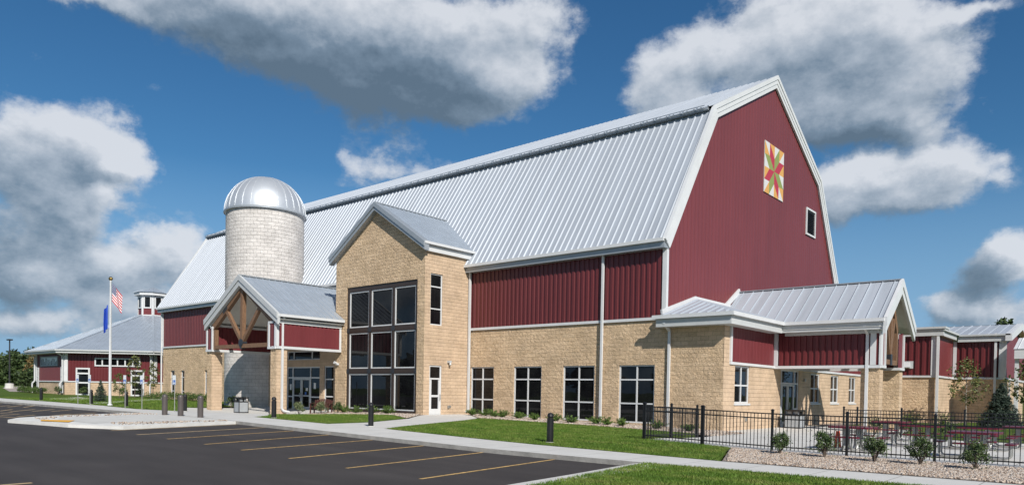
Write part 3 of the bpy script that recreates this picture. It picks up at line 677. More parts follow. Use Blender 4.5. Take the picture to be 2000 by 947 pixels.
# roof
mb = MB(); ro = 27.75; sl = Vector((TC-(TX1+.3), 0, 12.68-9.82)); ll = sl.length
roofpoly(mb, (TX1+.3, ro, 9.82), (0, 1, 0), sl, [(0, 0), (4.15, 0), (6.4, ll), (0, ll)], pitch=.36, h=.035, w=.04, off=-.1)
roofpoly(mb, (TX0-.3, 34, 9.82), (0, -1, 0), Vector((TC-(TX0-.3), 0, 12.68-9.82)), [(2.1, 0), (6.25, 0), (6.25, ll), (-.15, ll)], pitch=.36, h=.035, w=.04)
mb.build('roof', M['roofgrey'], tower)
mb = MB()
for s_, e_ in ((1, TX1+.3), (-1, TX0-.3)):
    for o0, o1, y0 in ((-.03, .20, ro-.06), (.20, .38, ro+.0)):
        A = Vector((TC, 0, 12.68)); B = Vector((e_, 0, 9.82)); t = (B-A).normalized(); nn = Vector((-abs(t.z)*s_, 0, -abs(t.x)))
        P_ = [A+Vector((0, 0, -o0/abs(t.x))), B+Vector((0, 0, -o0/abs(t.x))), B+Vector((0, 0, -o1/abs(t.x))), A+Vector((0, 0, -o1/abs(t.x)))]
        P_ = [Vector((p.x, y0, p.z)) for p in P_]; D = Vector((0, TY-.003-y0, 0))
        mb.hexa(P_, [p+D for p in P_])
mb.build('rake_trim', M['trimgrey'], tower)
mb = MB(); fbox(mb, fs, TY+.0, YF+.3, 9.38, 9.72, .0, .16); fbox(mb, fs, ro+.02, YF+.45, 9.74, 9.88, .17, .34); mb.build('fascia', M['white'], tower)
mb = MB(); mb.beam((TC, ro, 12.71), (TC, 34.1, 12.71), .16, .05); mb.build('ridge_cap', M['trimgrey'], tower)

# ================================================================== SILO
silo = thing('silo', 'round pale block silo with a shiny silver dome roof beside the entrance porch', 'silo', (-50.66, 29.85, 0))
mb = MB(); mb.lathe([(2.84, -.8), (2.84, 14.55)], n=72, uvr=2.84); mb.build('block_wall', M['siloblock'], silo)
mb = MB(); hd = 2.75
pr = [(2.93*math.cos(t), 14.62+hd*math.sin(t)) for t in [math.pi/2*k/14 for k in range(14)]]+[(0, 14.62+hd)]
mb.lathe([(2.80, 14.5), (2.95, 14.5), (2.95, 14.66)]+pr[1:], n=72); dm = mb.build('dome', M['dome'], silo, smooth=True, merge=True)
mb = MB()
for k in range(28):
    a = 2*math.pi*k/28; ca, sa = math.cos(a), math.sin(a)
    pts = [((r+.02)*ca, (r+.02)*sa, z) for r, z in pr[:-1]]
    for p, q in zip(pts, pts[1:]): mb.beam(p, q, .03, .035, side=(-sa, ca, 0))
mb.build('dome_ribs', M['dome'], dm)
mb = MB(); mb.lathe([(2.96, 14.48), (3.0, 14.48), (3.0, 14.56), (2.96, 14.56)], n=72); mb.build('dome_rim', M['trimgrey'], dm)

# ================================================================== ENTRANCE PORCH
porch = thing('entrance_porch', 'gabled entrance porch with timber truss on two stone piers in front of the silo', 'porch')
PX0, PX1, PY = -46.95, -38.55, 23.5; PC = (PX0+PX1)/2; fp = FY(PY); fq = FX(PX1)
EX0, EX1, PE, PA = PX0-.05, PX1+.42, 5.82, 8.42; RY = 23.3; RC = (EX0+EX1)/2
def pier(x0, x1):
    mb = MB(); mb.box(x0, x1, PY, PY+.72, -.8, 3.78)
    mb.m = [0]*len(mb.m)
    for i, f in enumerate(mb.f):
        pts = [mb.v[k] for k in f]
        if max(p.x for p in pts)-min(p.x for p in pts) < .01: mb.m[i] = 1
    mb.build('pier', [M['stone'], M['stonesmooth']], porch)
pier(PX0, PX0+.62); pier(PX1-.62, PX1)
def pbox(x0, x1):   # clad upper part of each pier
    mb = MB(); ribbed(mb, fp, x0+.12, x1-.12, 3.92, 5.3, pitch=.3, d=.02); mb.build('red_siding', M['red'], porch)
    mb = MB(); fbox(mb, fp, x0-.02, x0+.12, 3.92, 5.3, -.1, .08); fbox(mb, fp, x1-.12, x1+.02, 3.92, 5.3, -.1, .08); fbox(mb, fp, x0-.03, x1+.03, 3.78, 3.92, -.7, .1); fbox(mb, fp, x0-.02, x1+.02, 5.3, 5.42, -.1, .08); mb.build('trim', M['white'], porch)
pbox(PX0, PX0+.8); pbox(PX1-.8, PX1)
# side beams, clad in red
for fr_, a, b in ((fq, PY+.1, 28.05),):
    mb = MB(); ribbed(mb, fr_, a, b, 3.96, 5.3, d=.03, pitch=.3); mb.build('red_siding', M['redside'], porch)
    mb = MB(); fbox(mb, fr_, a-.15, b, 3.8, 3.95, -.5, .1); fbox(mb, fr_, a-.17, a+.02, 3.96, 5.3, -.04, .09); fbox(mb, fr_, b-.14, b, 3.96, 5.3, -.04, .085); fbox(mb, fr_, a-.17, b, 5.3, 5.62, -.04, .12); mb.build('trim', M['white'], porch)
mb = MB(); ribbed(mb, FX(PX0+.45), PY+.1, 28.6, 3.96, 5.45, d=0, pitch=.3); mb.build('red_siding', M['redside'], porch)
mb = MB(); fbox(mb, FX(PX0+.45), PY+.1, 28.6, 3.8, 3.95, -.5, .04); fbox(mb, FX(PX0+.45), PY+.1, 28.6, 5.45, 5.6, -.1, .04); mb.build('trim', M['white'], porch)
mb = MB(); mb.face([(PX0, 28.6, 3.8), (PX0, PY, 3.8), (PX0, PY, 5.6), (PX0, 28.6, 5.6)]); mb.build('outer_siding', M['red'], porch)
# gutter and roof
mb = MB(); fbox(mb, fq, RY+.05, 28.05, 5.66, 5.82, .28, .44); mb.build('gutter', M['white'], porch)
sl = Vector((RC-EX1, 0, PA-PE)); ll = sl.length; cutx = -39.2; ct = (EX1-cutx)/(EX1-RC)*ll
mb = MB()
roofpoly(mb, (EX1, RY, PE), (0, 1, 0), sl, [(0, 0), (28.05-RY, 0), (28.05-RY, ct), (0, ct)], pitch=.45, h=.045, w=.035)
roofpoly(mb, (EX1, RY, PE), (0, 1, 0), sl, [(0, ct), (28.05-RY, ct), (31.75-RY, ct), (31.75-RY, ll), (0, ll)], pitch=.45, h=.045, w=.035)
roofpoly(mb, (EX0, 31.7, PE), (0, -1, 0), Vector((RC-EX0, 0, PA-PE)), [(0, 0), (31.7-RY, 0), (31.7-RY, ll), (0, ll)], pitch=.45, h=.045, w=.035)
mb.build('roof', M['roofgrey'], porch)
mb = MB(); mb.beam((RC, RY, PA+.04), (RC, 31.7, PA+.04), .2, .06); mb.build('ridge_cap', M['trimgrey'], porch)
mb = MB()   # ceiling under the roof
for s_, ex in ((1, EX1-.1), (-1, EX0+.1)):
    q4 = [(RC, PY-.05, PA-.42), (RC, 28.65, PA-.42), (ex, 28.65, PE-.3), (ex, PY-.05, PE-.3)]
    mb.face(q4 if s_ > 0 else q4[::-1])
mb.build('ceiling', M['ceiling'], porch)
mb = MB()
for s_, e_ in ((1, EX1), (-1, EX0)):
    A = Vector((RC, 0, PA)); B = Vector((e_, 0, PE)); t = (B-A).normalized(); k = 1/abs(t.x)
    for o0, o1, y0, y1 in ((-.05, .24, RY-.06, RY+.1), (.24, .54, RY+.0, RY+.12)):
        P_ = [Vector((p.x, y0, p.z-o*k)) for p, o in ((A, o0), (B, o0), (B, o1), (A, o1))]; D = Vector((0, y1-y0, 0))
        mb.hexa(P_, [p+D for p in P_])
mb.build('rake_trim', M['offwhite'], porch)
mb = MB()   # soffit return and eave boxes
for s_, e_ in ((1, EX1), (-1, EX0)):
    A = Vector((RC, 0, PA-.62)); B = Vector((e_, 0, PE-.70)); q4 = [(A.x, RY+.1, A.z), (B.x, RY+.1, B.z), (B.x, PY, B.z), (A.x, PY, A.z)]
    mb.face(q4)
mb.box(EX1-.62, EX1+.05, RY+.12, PY-.06, 5.3, 5.8); mb.box(EX0-.05, EX0+.62, RY+.12, PY-.06, 5.3, 5.8)
mb.build('soffit', M['offwhite'], porch)
# timber truss
ty = PY+.12; tz = 4.06; apx = Vector((RC, ty, PA-.62)); nodeb = Vector((RC-.05, ty, tz+.2))
lch = Vector((EX0+.55, ty, PE-.62)); rch = Vector((EX1-.55, ty, PE-.62))
tr = MB()
tr.beam(lch, apx, .24, .34, side=(0, 1, 0)); tr.beam(rch, apx, .235, .34, side=(0, 1, 0))
tr.beam((PX0+.8, ty, tz), (PX1-.8, ty, tz), .22, .24, side=(0, 1, 0)); tr.beam(nodeb, apx-Vector((0, 0, .12)), .26, .26, side=(0, 1, 0))
tr.beam(nodeb, lch.lerp(apx, .47), .20, .22, side=(0, 1, 0)); tr.beam(nodeb, rch.lerp(apx, .47), .20, .22, side=(0, 1, 0))
tr.beam((PX0+.92, ty, 3.9), (PX0+.92, ty, 5.2), .24, .24, side=(0, 1, 0)); tr.beam((PX1-.92, ty, 3.95), (PX1-.92, ty, 5.2), .24, .24, side=(0, 1, 0))
trs = tr.build('timber_truss', M['wood'], porch)
mb = MB(); mb.lathe([(0, -.16), (.24, -.16), (.24, .16), (0, .16)], n=12); mb.v = [Vector((v.x, v.z, v.y))+nodeb for v in mb.v]
mb.box(nodeb.x-.06, nodeb.x+.06, ty-.16, ty+.16, tz-.2, tz+.3)
k = lch.lerp(apx, .47); mb.beam(k-(apx-lch).normalized()*.3, k+(apx-lch).normalized()*.3, .28, .2, side=(0, 1, 0)); mb.beam(lch-(apx-lch).normalized()*.1, lch+(apx-lch).normalized()*.3, .28, .37, side=(0, 1, 0))
mb.build('steel_plate', M['steelplate'], trs)
# entry wall behind
fe = FY(28.7); dop = (-45.72, -41.72, -.1, 2.96); top_ = (-45.72, -41.72, 3.42, 4.05); lw = (-41.22, -40.15, -.0, 2.98)
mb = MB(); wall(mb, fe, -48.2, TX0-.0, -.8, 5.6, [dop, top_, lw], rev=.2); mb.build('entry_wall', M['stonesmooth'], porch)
window(porch, fe, *top_, ms=[-44.95, -42.75], rec=.08, fw=.08)
ew = window(porch, fe, *dop, ms=[-45.02, -42.88], mz=[2.2], rec=.06, fw=.09, name='entry_doors')
mb = MB()
for a, b in ((-44.97, -43.97), (-43.93, -42.93)):
    fbox(mb, fe, a, a+.09, -.08, 2.15, -.11, -.05); fbox(mb, fe, b-.09, b, -.08, 2.15, -.11, -.05); fbox(mb, fe, a+.09, b-.09, -.08, .2, -.11, -.052); fbox(mb, fe, a+.09, b-.09, 2.05, 2.15, -.11, -.052); fbox(mb, fe, a+.09, b-.09, .92, 1.0, -.11, -.054)
mb.build('door_leaf', M['offwhite'], ew)
mb = MB(); fbox(mb, fe, -45.63, -45.07, .85, .93, -.11, -.065); fbox(mb, fe, -42.83, -41.81, .85, .93, -.11, -.065); mb.build('side_rail', M['white'], ew)
mb = MB()
for x in (-44.03, -43.87): mb.tube([fe(x, .85, -.04), fe(x, .85, .04), fe(x, 1.15, .04), fe(x, 1.15, -.04)], .02, 6)
mb.build('handle', M['galv'], ew)
mb = MB()
for a, b, c, e in ((-45.45, -45.25, 1.35, 1.75), (-42.55, -42.3, 1.45, 1.85), (-43.5, -43.25, 1.3, 1.5)): fbox(mb, fe, a, b, c, e, -.108, -.104)
mb.build('paper_notice', M['paper'], ew)
mb = MB(); fbox(mb, fe, -43.6, -43.4, 1.05, 1.22, -.108, -.103); mb.build('blue_sticker', M['signblue'], ew)
window(porch, fe, *lw, mz=[.95, 2.1], rec=.06, fw=.08)
mb = MB(); fbox(mb, ft, -38.95, -38.75, 3.0, 3.12, 0, .14); mb.tube([ft(-38.85, 3.1, .1), ft(-38.85, 3.16, .3)], [.07, .09], 8); mb.build('flood_light', M['white'], porch)
downspout(porch, fq, PY+.35, gz(-38.5, 23.8)+.1, 5.5, d=.02, w=.12, kick=1, topoff=.25)

# ================================================================== RIGHT ANNEX
annex = thing('patio_annex', 'low stone annex with red panels and hip roof at the barn gable foot', 'annex')
XB = -14.45; fb_x = FX(XB)
mb = MB()
bw = [(33.05, 34.78, 1.12, 2.92), (43.68, 45.3, 1.12, 2.85), (47.35, 48.95, 1.12, 2.85), (51.15, 52.7, 1.12, 2.85)]
ad = (38.93, 41.72, -.2, 2.94)
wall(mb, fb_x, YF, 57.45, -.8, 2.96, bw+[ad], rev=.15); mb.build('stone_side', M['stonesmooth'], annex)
mb = MB(); fbox(mb, fb_x, YF, 32.5, 2.96, 4.75, -.02, .0); mb.build('stone_corner', M['stonesmooth'], annex)
for k, o in enumerate(bw): window(annex, fb_x, *o, ms=[(o[0]+o[1])/2], mz=[1.98], rec=.05, fw=.075, sill=.05)
aw = window(annex, fb_x, *ad, ms=[39.2, 41.1], mz=[2.2], rec=.04, fw=.08, name='patio_doors')
mb = MB()
for a, b in ((39.24, 40.13), (40.17, 41.06)):
    fbox(mb, fb_x, a, a+.1, -.18, 2.15, -.10, -.035); fbox(mb, fb_x, b-.1, b, -.18, 2.15, -.10, -.035); fbox(mb, fb_x, a+.1, b-.1, -.18, .12, -.10, -.037); fbox(mb, fb_x, a+.1, b-.1, 2.05, 2.15, -.10, -.037)
mb.build('door_leaf', M['offwhite'], aw)
mb = MB(); fbox(mb, fb_x, 41.14, 41.64, .75, .83, -.10, -.05); mb.build('side_rail', M['white'], aw)
mb = MB(); mb.tube([fb_x(40.22, .85, -.03), fb_x(40.22, .85, .05), fb_x(40.22, 1.15, .05), fb_x(40.22, 1.15, -.03)], .02, 6); mb.build('handle', M['galv'], aw)
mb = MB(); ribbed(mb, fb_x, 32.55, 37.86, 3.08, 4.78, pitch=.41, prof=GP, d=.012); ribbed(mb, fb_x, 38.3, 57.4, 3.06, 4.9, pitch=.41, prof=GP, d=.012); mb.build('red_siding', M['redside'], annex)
mb = MB(); fbox(mb, fb_x, 32.4, 57.4, 2.95, 3.07, -.02, .07); fbox(mb, fb_x, 32.4, 32.56, 3.08, 4.75, -.02, .08); mb.build('trim', M['white'], annex)
mb = MB(); fbox(mb, fb_x, 43.9, 44.05, .9, 1.0, 0, .06); fbox(mb, fb_x, 42.35, 42.55, 2.35, 2.5, 0, .12); fbox(mb, fb_x, 34.3, 34.5, .25, .45, 0, .06); mb.build('wall_fixture', M['galv'], annex)
# eaves: fascia + gutter round the corner
mb = MB(); fbox(mb, fY, XR-.15, XB+.62, 4.72, 5.12, .0, .65); fbox(mb, fb_x, YF-.0, 37.33, 4.72, 5.12, .0, .62); mb.build('fascia', M['offwhite'], annex)
mb = MB(); fbox(mb, fY, XR-.3, XB+.78, 5.1, 5.27, .652, .80); fbox(mb, fb_x, YF-.65, 37.2, 5.1, 5.27, .622, .78); mb.build('gutter', M['white'], annex)
sx = XB+.7-XR; rs = 1.18/sx
mb = MB()
s1 = Vector((0, 1, rs)); s2 = Vector((-1, 0, rs)); lv1 = s1.length
roofpoly(mb, (XR, YF-.7, 5.25), (1, 0, 0), s1, [(0, 0), (sx, 0), (0, sx*lv1)], pitch=.45, h=.06, w=.10)
roofpoly(mb, (XB+.7, YF-.7, 5.25), (0, 1, 0), s2, [(0, 0), (6.6, 0), (10.0, sx*lv1), (sx, sx*lv1)], pitch=.45, h=.06, w=.10)
mb.build('hip_roof', M['roof'], annex)
mb = MB(); mb.beam((XR+.06, YF-.5, 5.45), (XR+.06, YF-.7+sx, 5.25+1.24), .1, .22, side=(1, 0, 0)); mb.beam((XR+.06, YF-.7+sx, 5.25+1.22), (XR+.06, 39.0, 5.25+1.22), .1, .2, side=(1, 0, 0)); mb.beam((XR+.065, 38.3, 6.35), (XR+.065, 40.25, 7.5), .1, .26, side=(1, 0, 0)); mb.build('wall_flashing', M['white'], annex)
downspout(annex, fY, -17.22, -.1, 4.62, d=.02, w=.12, topoff=.6)

# ---- patio porch (gable towards +X)
pp = thing('patio_porch', 'patio porch with standing seam gable roof, red beam and stone piers facing the picnic tables', 'porch')
QX, QY0, QY1 = -9.35, 37.96, 42.45; QC = (QY0+QY1)/2; fo = FY(QY0); QE, QA = 5.22, 7.38; rx = -9.0
mb = MB(); ribbed(mb, fo, XB+.15, QX-.0, 3.08, 4.8, pitch=.305, prof=((0, 0), (.32, 0), (.40, .06), (.86, .06), (.94, 0)), d=.0); mb.build('red_siding', M['red'], pp)
mb = MB(); fbox(mb, fo, XB, QX+.05, 2.93, 3.07, -.5, .1); fbox(mb, fo, XB-.0, XB+.2, 3.08, 4.8, -.1, .1); fbox(mb, fo, QX-.42, QX-.16, 3.08, 4.8, -.1, .1); fbox(mb, fo, QX-.03, QX+.06, 3.08, 4.8, -.3, .085); mb.build('trim', M['white'], pp)
mb = MB(); fbox(mb, fo, XB+.6, rx-.05, 4.74, 5.1, .0, .66); fbox(mb, fo, XB+.6, QX, 4.6, 4.735, .005, .2); mb.build('fascia', M['offwhite'], pp)
mb = MB(); fbox(mb, fo, XB+.78, rx-.02, 5.1, 5.26, .662, .82); mb.build('gutter', M['white'], pp)
sl = Vector((0, QC-(QY0-.72), QA-QE)); ll = sl.length; x0 = XR+.1
mb = MB(); roofpoly(mb, (x0, QY0-.72, QE), (1, 0, 0), sl, [(XB+.7-x0, 0), (rx-x0, 0), (rx-x0, ll), (0, ll), (0, ll*.30)], pitch=.56, h=.055, w=.035)
roofpoly(mb, (rx, QY1+.72, QE), (-1, 0, 0), Vector((0, -(QY1+.72-QC), QA-QE)), [(0, 0), (rx-x0, 0), (rx-x0, ll), (0, ll)], pitch=.56, h=.055, w=.035)
mb.build('roof', M['roof'], pp)
mb = MB(); mb.beam((x0, QC, QA+.04), (rx, QC, QA+.04), .2, .06); mb.build('ridge_cap', M['trimgrey'], pp)
mb = MB()
for s_, ey in ((1, QY0-.74), (-1, QY1+.74)):
    A = Vector((0, QC, QA)); B = Vector((0, ey, QE)); t = (B-A).normalized(); k = 1/abs(t.y)
    for o0, o1, xa, xb_ in ((-.06, .26, rx-.06, rx+.10), (.26, .56, rx-.08, rx+.05)):
        P_ = [Vector((xa, p.y, p.z-o*k)) for p, o in ((A, o0), (B, o0), (B, o1), (A, o1))]; D = Vector((xb_-xa, 0, 0)); mb.hexa(P_, [p+D for p in P_])
mb.build('rake_trim', M['white'], pp)
mb = MB()
for s_, ey in ((1, QY0-.7), (-1, QY1+.7)):
    mb.face([(XB+.7, QC, QA-.4), (rx-.05, QC, QA-.4), (rx-.05, ey, QE-.35), (XB+.7, ey, QE-.35)])
mb.build('ceiling', M['ceiling'], pp)
# far side beam, piers
fo2 = FY(QY1)
for y0 in (QY0, QY1-.62):
    mb = MB(); mb.box(QX-.85, QX, y0+.02, y0+.64, -.8, 2.93)
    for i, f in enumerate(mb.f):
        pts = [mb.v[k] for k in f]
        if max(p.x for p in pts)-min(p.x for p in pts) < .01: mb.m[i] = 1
    mb.build('pier', [M['stone'], M['stonesmooth']], pp)
fg = FX(QX)
for y0, y1 in ((QY0, QY0+.8), (QY1-.95, QY1)):
    mb = MB(); ribbed(mb, fg, y0, y1, 3.08, 4.8, pitch=.41, prof=GP, d=.0); mb.build('red_siding', M['redside'], pp)
    mb = MB(); fbox(mb, fg, y0-.02, y1+.02, 2.94, 3.07, -.6, .1); fbox(mb, fg, y1-.12, y1+.02, 3.08, 4.8, -.1, .08); mb.build('trim', M['white'], pp)
mb = MB(); ribbed(mb, fo2, XB, QX-.0, 3.08, 4.9, d=.0); mb.build('far_siding', M['red'], pp)
mb = MB(); fbox(mb, fo2, XB, QX, 2.94, 3.07, -.1, .06); fbox(mb, fo2, QX-.4, QX-.14, 3.08, 4.9, 0, .1); mb.build('trim', M['white'], pp)
tr = MB(); tx = QX-.15; ap = Vector((tx, QC, QA-.65)); nb = Vector((tx, QC, 3.55)); l0 = Vector((tx, QY0+.9, QE-.35)); l2 = Vector((tx, QY1-1.0, QE-.35))
tr.beam(l0, ap, .22, .3, side=(1, 0, 0)); tr.beam(l2, ap, .215, .3, side=(1, 0, 0)); tr.beam((tx, QY0+.8, 3.3), (tx, QY1-.9, 3.3), .2, .24, side=(1, 0, 0)); tr.beam(nb, ap, .24, .24, side=(1, 0, 0))
tr.beam(nb, l0.lerp(ap, .4), .19, .2, side=(1, 0, 0)); tr.beam(nb, l2.lerp(ap, .4), .19, .2, side=(1, 0, 0)); tr.beam((tx, QY0+.92, 3.2), (tx, QY0+.92, 5.0), .22, .22, side=(1, 0, 0)); tr.beam((tx, QY1-1.05, 3.2), (tx, QY1-1.05, 5.0), .22, .22, side=(1, 0, 0))
t2 = tr.build('timber_truss', M['wood'], pp)
mb = MB(); mb.box(tx-.14, tx+.14, QC-.16, QC+.16, 3.15, 3.7); mb.build('steel_plate', M['steelplate'], t2)
downspout(pp, fo, QX-.55, -.15, 4.62, d=.02, w=.13, topoff=.6)

# ================================================================== FAR WING
wing = thing('far_wing', 'stepped red and stone wing stretching away to the right behind the patio', 'annex')
A1 = FY(57.4); A2 = FX(-10.45); A3 = FY(62.8); A4 = FX(-7.2)
mb = MB(); wall(mb, A1, XB, -10.45, -.8, 3.0); wall(mb, A3, -10.45, -7.2, -.8, 3.0); mb.build('stone_front', M['stone'], wing)
mb = MB(); wall(mb, A2, 57.4, 62.8, -.8, 3.0); wall(mb, A4, 62.8, 74.5, -.8, 3.0); mb.build('stone_side', M['stonesmooth'], wing)
RP = ((0, 0), (.32, 0), (.40, .08), (.82, .08), (.90, 0))
mb = MB(); ribbed(mb, A1, XB, -10.45, 3.12, 5.85, pitch=.41, prof=RP); mb.build('red_siding', M['red'], wing)
mb = MB(); ribbed(mb, A3, -10.45, -7.2, 3.12, 5.75, pitch=.41, prof=RP); mb.build('red_siding', M['red'], wing)
gt = lambda y: 5.75+(1.5)*(1-abs(y-68.6)/5.8)
mb = MB(); ribbed(mb, A2, 57.4, 62.8, 3.12, 5.85, pitch=.41, prof=GP); ribbed(mb, A4, 62.8, 74.4, 3.12, gt, pitch=.41, prof=GP); mb.build('side_siding', M['gablered'], wing)
mb = MB(); fbox(mb, A1, XB, -10.35, 2.98, 3.11, 0, .1); fbox(mb, A2, 57.3, 62.7, 2.98, 3.11, .0, .1); fbox(mb, A3, -10.35, -7.1, 2.98, 3.11, 0, .1); fbox(mb, A4, 62.8, 74, 2.98, 3.11, 0, .1)
fbox(mb, A1, -10.85, -10.38, 3.12, 5.86, .0, .12); fbox(mb, A3, -10.42, -10.2, 3.12, 5.8, 0, .12); fbox(mb, A3, -7.55, -7.1, 3.12, 5.8, 0, .12); mb.build('trim', M['white'], wing)
mb = MB(); fbox(mb, A1, XB, -10.1, 5.85, 6.18, 0, .3); fbox(mb, A1, XB, -10.0, 6.18, 6.32, .0, .36); fbox(mb, A1, XB-.2, -9.95, 6.32, 6.46, -1, .45)
fbox(mb, A2, 57.42, 62.3, 5.85, 6.18, .0, .3); fbox(mb, A2, 57.42, 62.2, 6.18, 6.32, .0, .45); mb.build('parapet', M['offwhite'], wing)
mb = MB(); fbox(mb, A3, -10.1, -6.9, 5.72, 6.12, .0, .35); fbox(mb, A3, -10.0, -6.85, 6.12, 6.24, .3, .5); mb.build('fascia', M['offwhite'], wing)
sl = Vector((0, 68.6-62.35, 1.2)); ll = sl.length
mb = MB(); roofpoly(mb, (-16, 62.35, 6.2), (1, 0, 0), sl, [(0, 0), (9.2, 0), (9.2, ll), (0, ll)], pitch=.62, h=.05, w=.05); roofpoly(mb, (-6.8, 74.8, 6.2), (-1, 0, 0), Vector((0, -6.2, 1.2)), [(0, 0), (9.2, 0), (9.2, ll), (0, ll)], pitch=.62, h=.05, w=.05)
mb.face([(-17, 57.4, 6.3), (-10, 57.4, 6.3), (-10, 62.5, 6.3), (-17, 62.5, 6.3)]); mb.build('roof', M['roof'], wing)
mb = MB()
for ey in (62.3, 74.9):
    P_ = [Vector((-7.15, y, z)) for y, z in ((68.6, 7.46), (ey, 6.22), (ey, 5.72), (68.6, 6.95))]; D = Vector((.4, 0, 0)); mb.hexa(P_, [p+D for p in P_])
mb.build('rake_trim', M['white'], wing)
downspout(wing, A1, -10.42, -.1, 6.0, d=.13, w=.16); downspout(wing, A3, -7.75, -.1, 5.95, d=.13, w=.15, topoff=.2); downspout(wing, A4, 64.8, -.1, 2.9, d=.03, w=.13)
mb = MB(); fbox(mb, A1, -12.75, -11.95, 3.6, 4.12, .08, .16); mb.hexa([A1(-12.65, 3.68, .5), A1(-12.1, 3.68, .5), A1(-12.1, 3.68, .16), A1(-12.65, 3.68, .16)], [A1(-12.6, 4.05, .2), A1(-12.15, 4.05, .2), A1(-12.15, 4.05, .16), A1(-12.6, 4.05, .16)]); mb.build('exhaust_hood', M['offwhite'], wing)
cn = thing('side_canopy', 'small white roofed canopy on a slim post at the right edge of the wing', 'canopy')
mb = MB(); mb.box(-6.2, -3, 59.6, 62.5, 4.75, 4.95); roofpoly(mb, (-6.35, 59.45, 4.95), (1, 0, 0), (0, 1, .32), [(0, 0), (3.6, 0), (3.6, 3.1), (0, 3.1)], pitch=.5, h=.04, w=.04); mb.hexa([(-6.3, 59.5, 4.3), (-3, 59.5, 4.3), (-3, 59.7, 4.3), (-6.3, 59.7, 4.3)], [(-6.3, 59.5, 4.95), (-3, 59.5, 4.95), (-3, 59.7, 4.95), (-6.3, 59.7, 4.95)]); mb.build('roof', M['white'], cn)
mb = MB(); mb.box(-6.28, -6.05, 59.7, 59.95, -.4, 4.74); mb.build('post', M['white'], cn)
mb = MB(); mb.box(-6.0, -3, 62.6, 62.9, 2.9, 4.7); mb.build('red_panel', M['red'], cn)
mb = MB(); mb.box(-6.0, -3, 62.62, 62.92, -.4, 2.88); mb.build('stone_panel', M['stone'], cn)
window(cn, FY(62.6), -5.9, -4.6, -.1, 2.6, ms=[-5.3], mz=[2.1], rec=-.07, fw=.1)

# ================================================================== ROUND (OCTAGONAL) BARN
octb = thing('round_barn', 'low eight sided red barn with grey metal roof and a small glazed cupola on top', 'barn', (-92, 39.1, 0))
def ocorner(i, r): a = R_(22.5+45*i); return (r*math.cos(a), r*math.sin(a))
OR = 12.0; OE = 13.1; oz = 5.05; mid = {}
# faces i -> i+1 ; local frames; face -Y is i=5->6, diagonal SE is 6->7, +X is 7->0
stw, rdw, trm = MB(), MB(), MB()
frs = {}
for i in range(8):
    a, b = Vector(ocorner(i, OR)), Vector(ocorner((i+1) % 8, OR)); Ln = (b-a).length; fr_ = Fr(a, b-a); frs[i] = (fr_, Ln)
    opn = {6: [(1.3, 2.45, .3, 3.15), (7.0, 8.1, .3, 3.05)], 5: [(.45, .95, .5, 3.3), (Ln-1.0, Ln-.3, .5, 3.3)]}.get(i, [])
    wall(stw, fr_, 0, Ln, -1, 1.7, [(o[0], o[1], o[2], 1.7) for o in opn], rev=.1)
    if opn:
        S = [0.05]+[v for o in opn for v in (o[0], o[1])]+[Ln-.05]
        for k in range(0, len(S), 2): ribbed(rdw, fr_, S[k], S[k+1], 1.82, 4.8, pitch=.305)
        for o in opn: ribbed(rdw, fr_, o[0], o[1], o[3], 4.8, pitch=.305)
        for k in range(0, len(S), 2): fbox(trm, fr_, S[k], S[k+1], 1.7, 1.82, 0, .1)
    else: ribbed(rdw, fr_, 0.05, Ln-.05, 1.82, 4.8, pitch=.305); fbox(trm, fr_, 0.05, Ln-.05, 1.7, 1.82, 0, .1)
    fbox(trm, fr_, .02, .32, 1.82, 4.8, 0, .13); fbox(trm, fr_, Ln-.32, Ln-.02, 1.82, 4.8, 0, .13)
stw.build('stone_base', M['stonesmooth'], octb); rdw.build('red_siding', M['red'], octb); trm.build('trim', M['white'], octb)
fr6, L6 = frs[6]; fr5, L5 = frs[5]
window(octb, fr6, 1.15, 2.6, .3, 3.25, mz=[1.65, 2.65], rec=-.12, fw=.16, name='glazed_door')
window(octb, fr6, 6.85, 8.25, .3, 3.1, mz=[1.0, 2.5, 1.8], rec=-.12, fw=.15, name='glazed_door')
bnd = (3.1, 7.85, 3.45, 4.35); window(octb, fr6, *bnd, ms=[bnd[0]+4.75*k/6 for k in range(1, 6)], rec=-.14, fw=.13, name='strip_window')
window(octb, fr5, .4, 1.0, .5, 3.3, mz=[2.3], rec=-.12, fw=.13); window(octb, fr5, L5-1.05, L5-.4, .5, 3.3, mz=[2.3], rec=-.12, fw=.13)
sg = window(octb, fr5, 1.7, 7.2, 3.45, 4.5, rec=-.14, fw=.13, mat=M['binpanel'], glass=M['signwhite'], name='pale_window')
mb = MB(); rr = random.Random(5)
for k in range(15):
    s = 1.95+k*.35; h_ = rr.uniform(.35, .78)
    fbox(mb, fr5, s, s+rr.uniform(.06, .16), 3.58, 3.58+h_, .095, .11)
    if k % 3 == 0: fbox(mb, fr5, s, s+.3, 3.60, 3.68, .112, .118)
mb.build('dark_stroke', M['dark'], sg)  # irregular dark upright strokes of varying height, just proud of the pale pane
ea = MB(); gu = MB(); rf = MB(); ap_r, ap_z = 1.75, 9.9
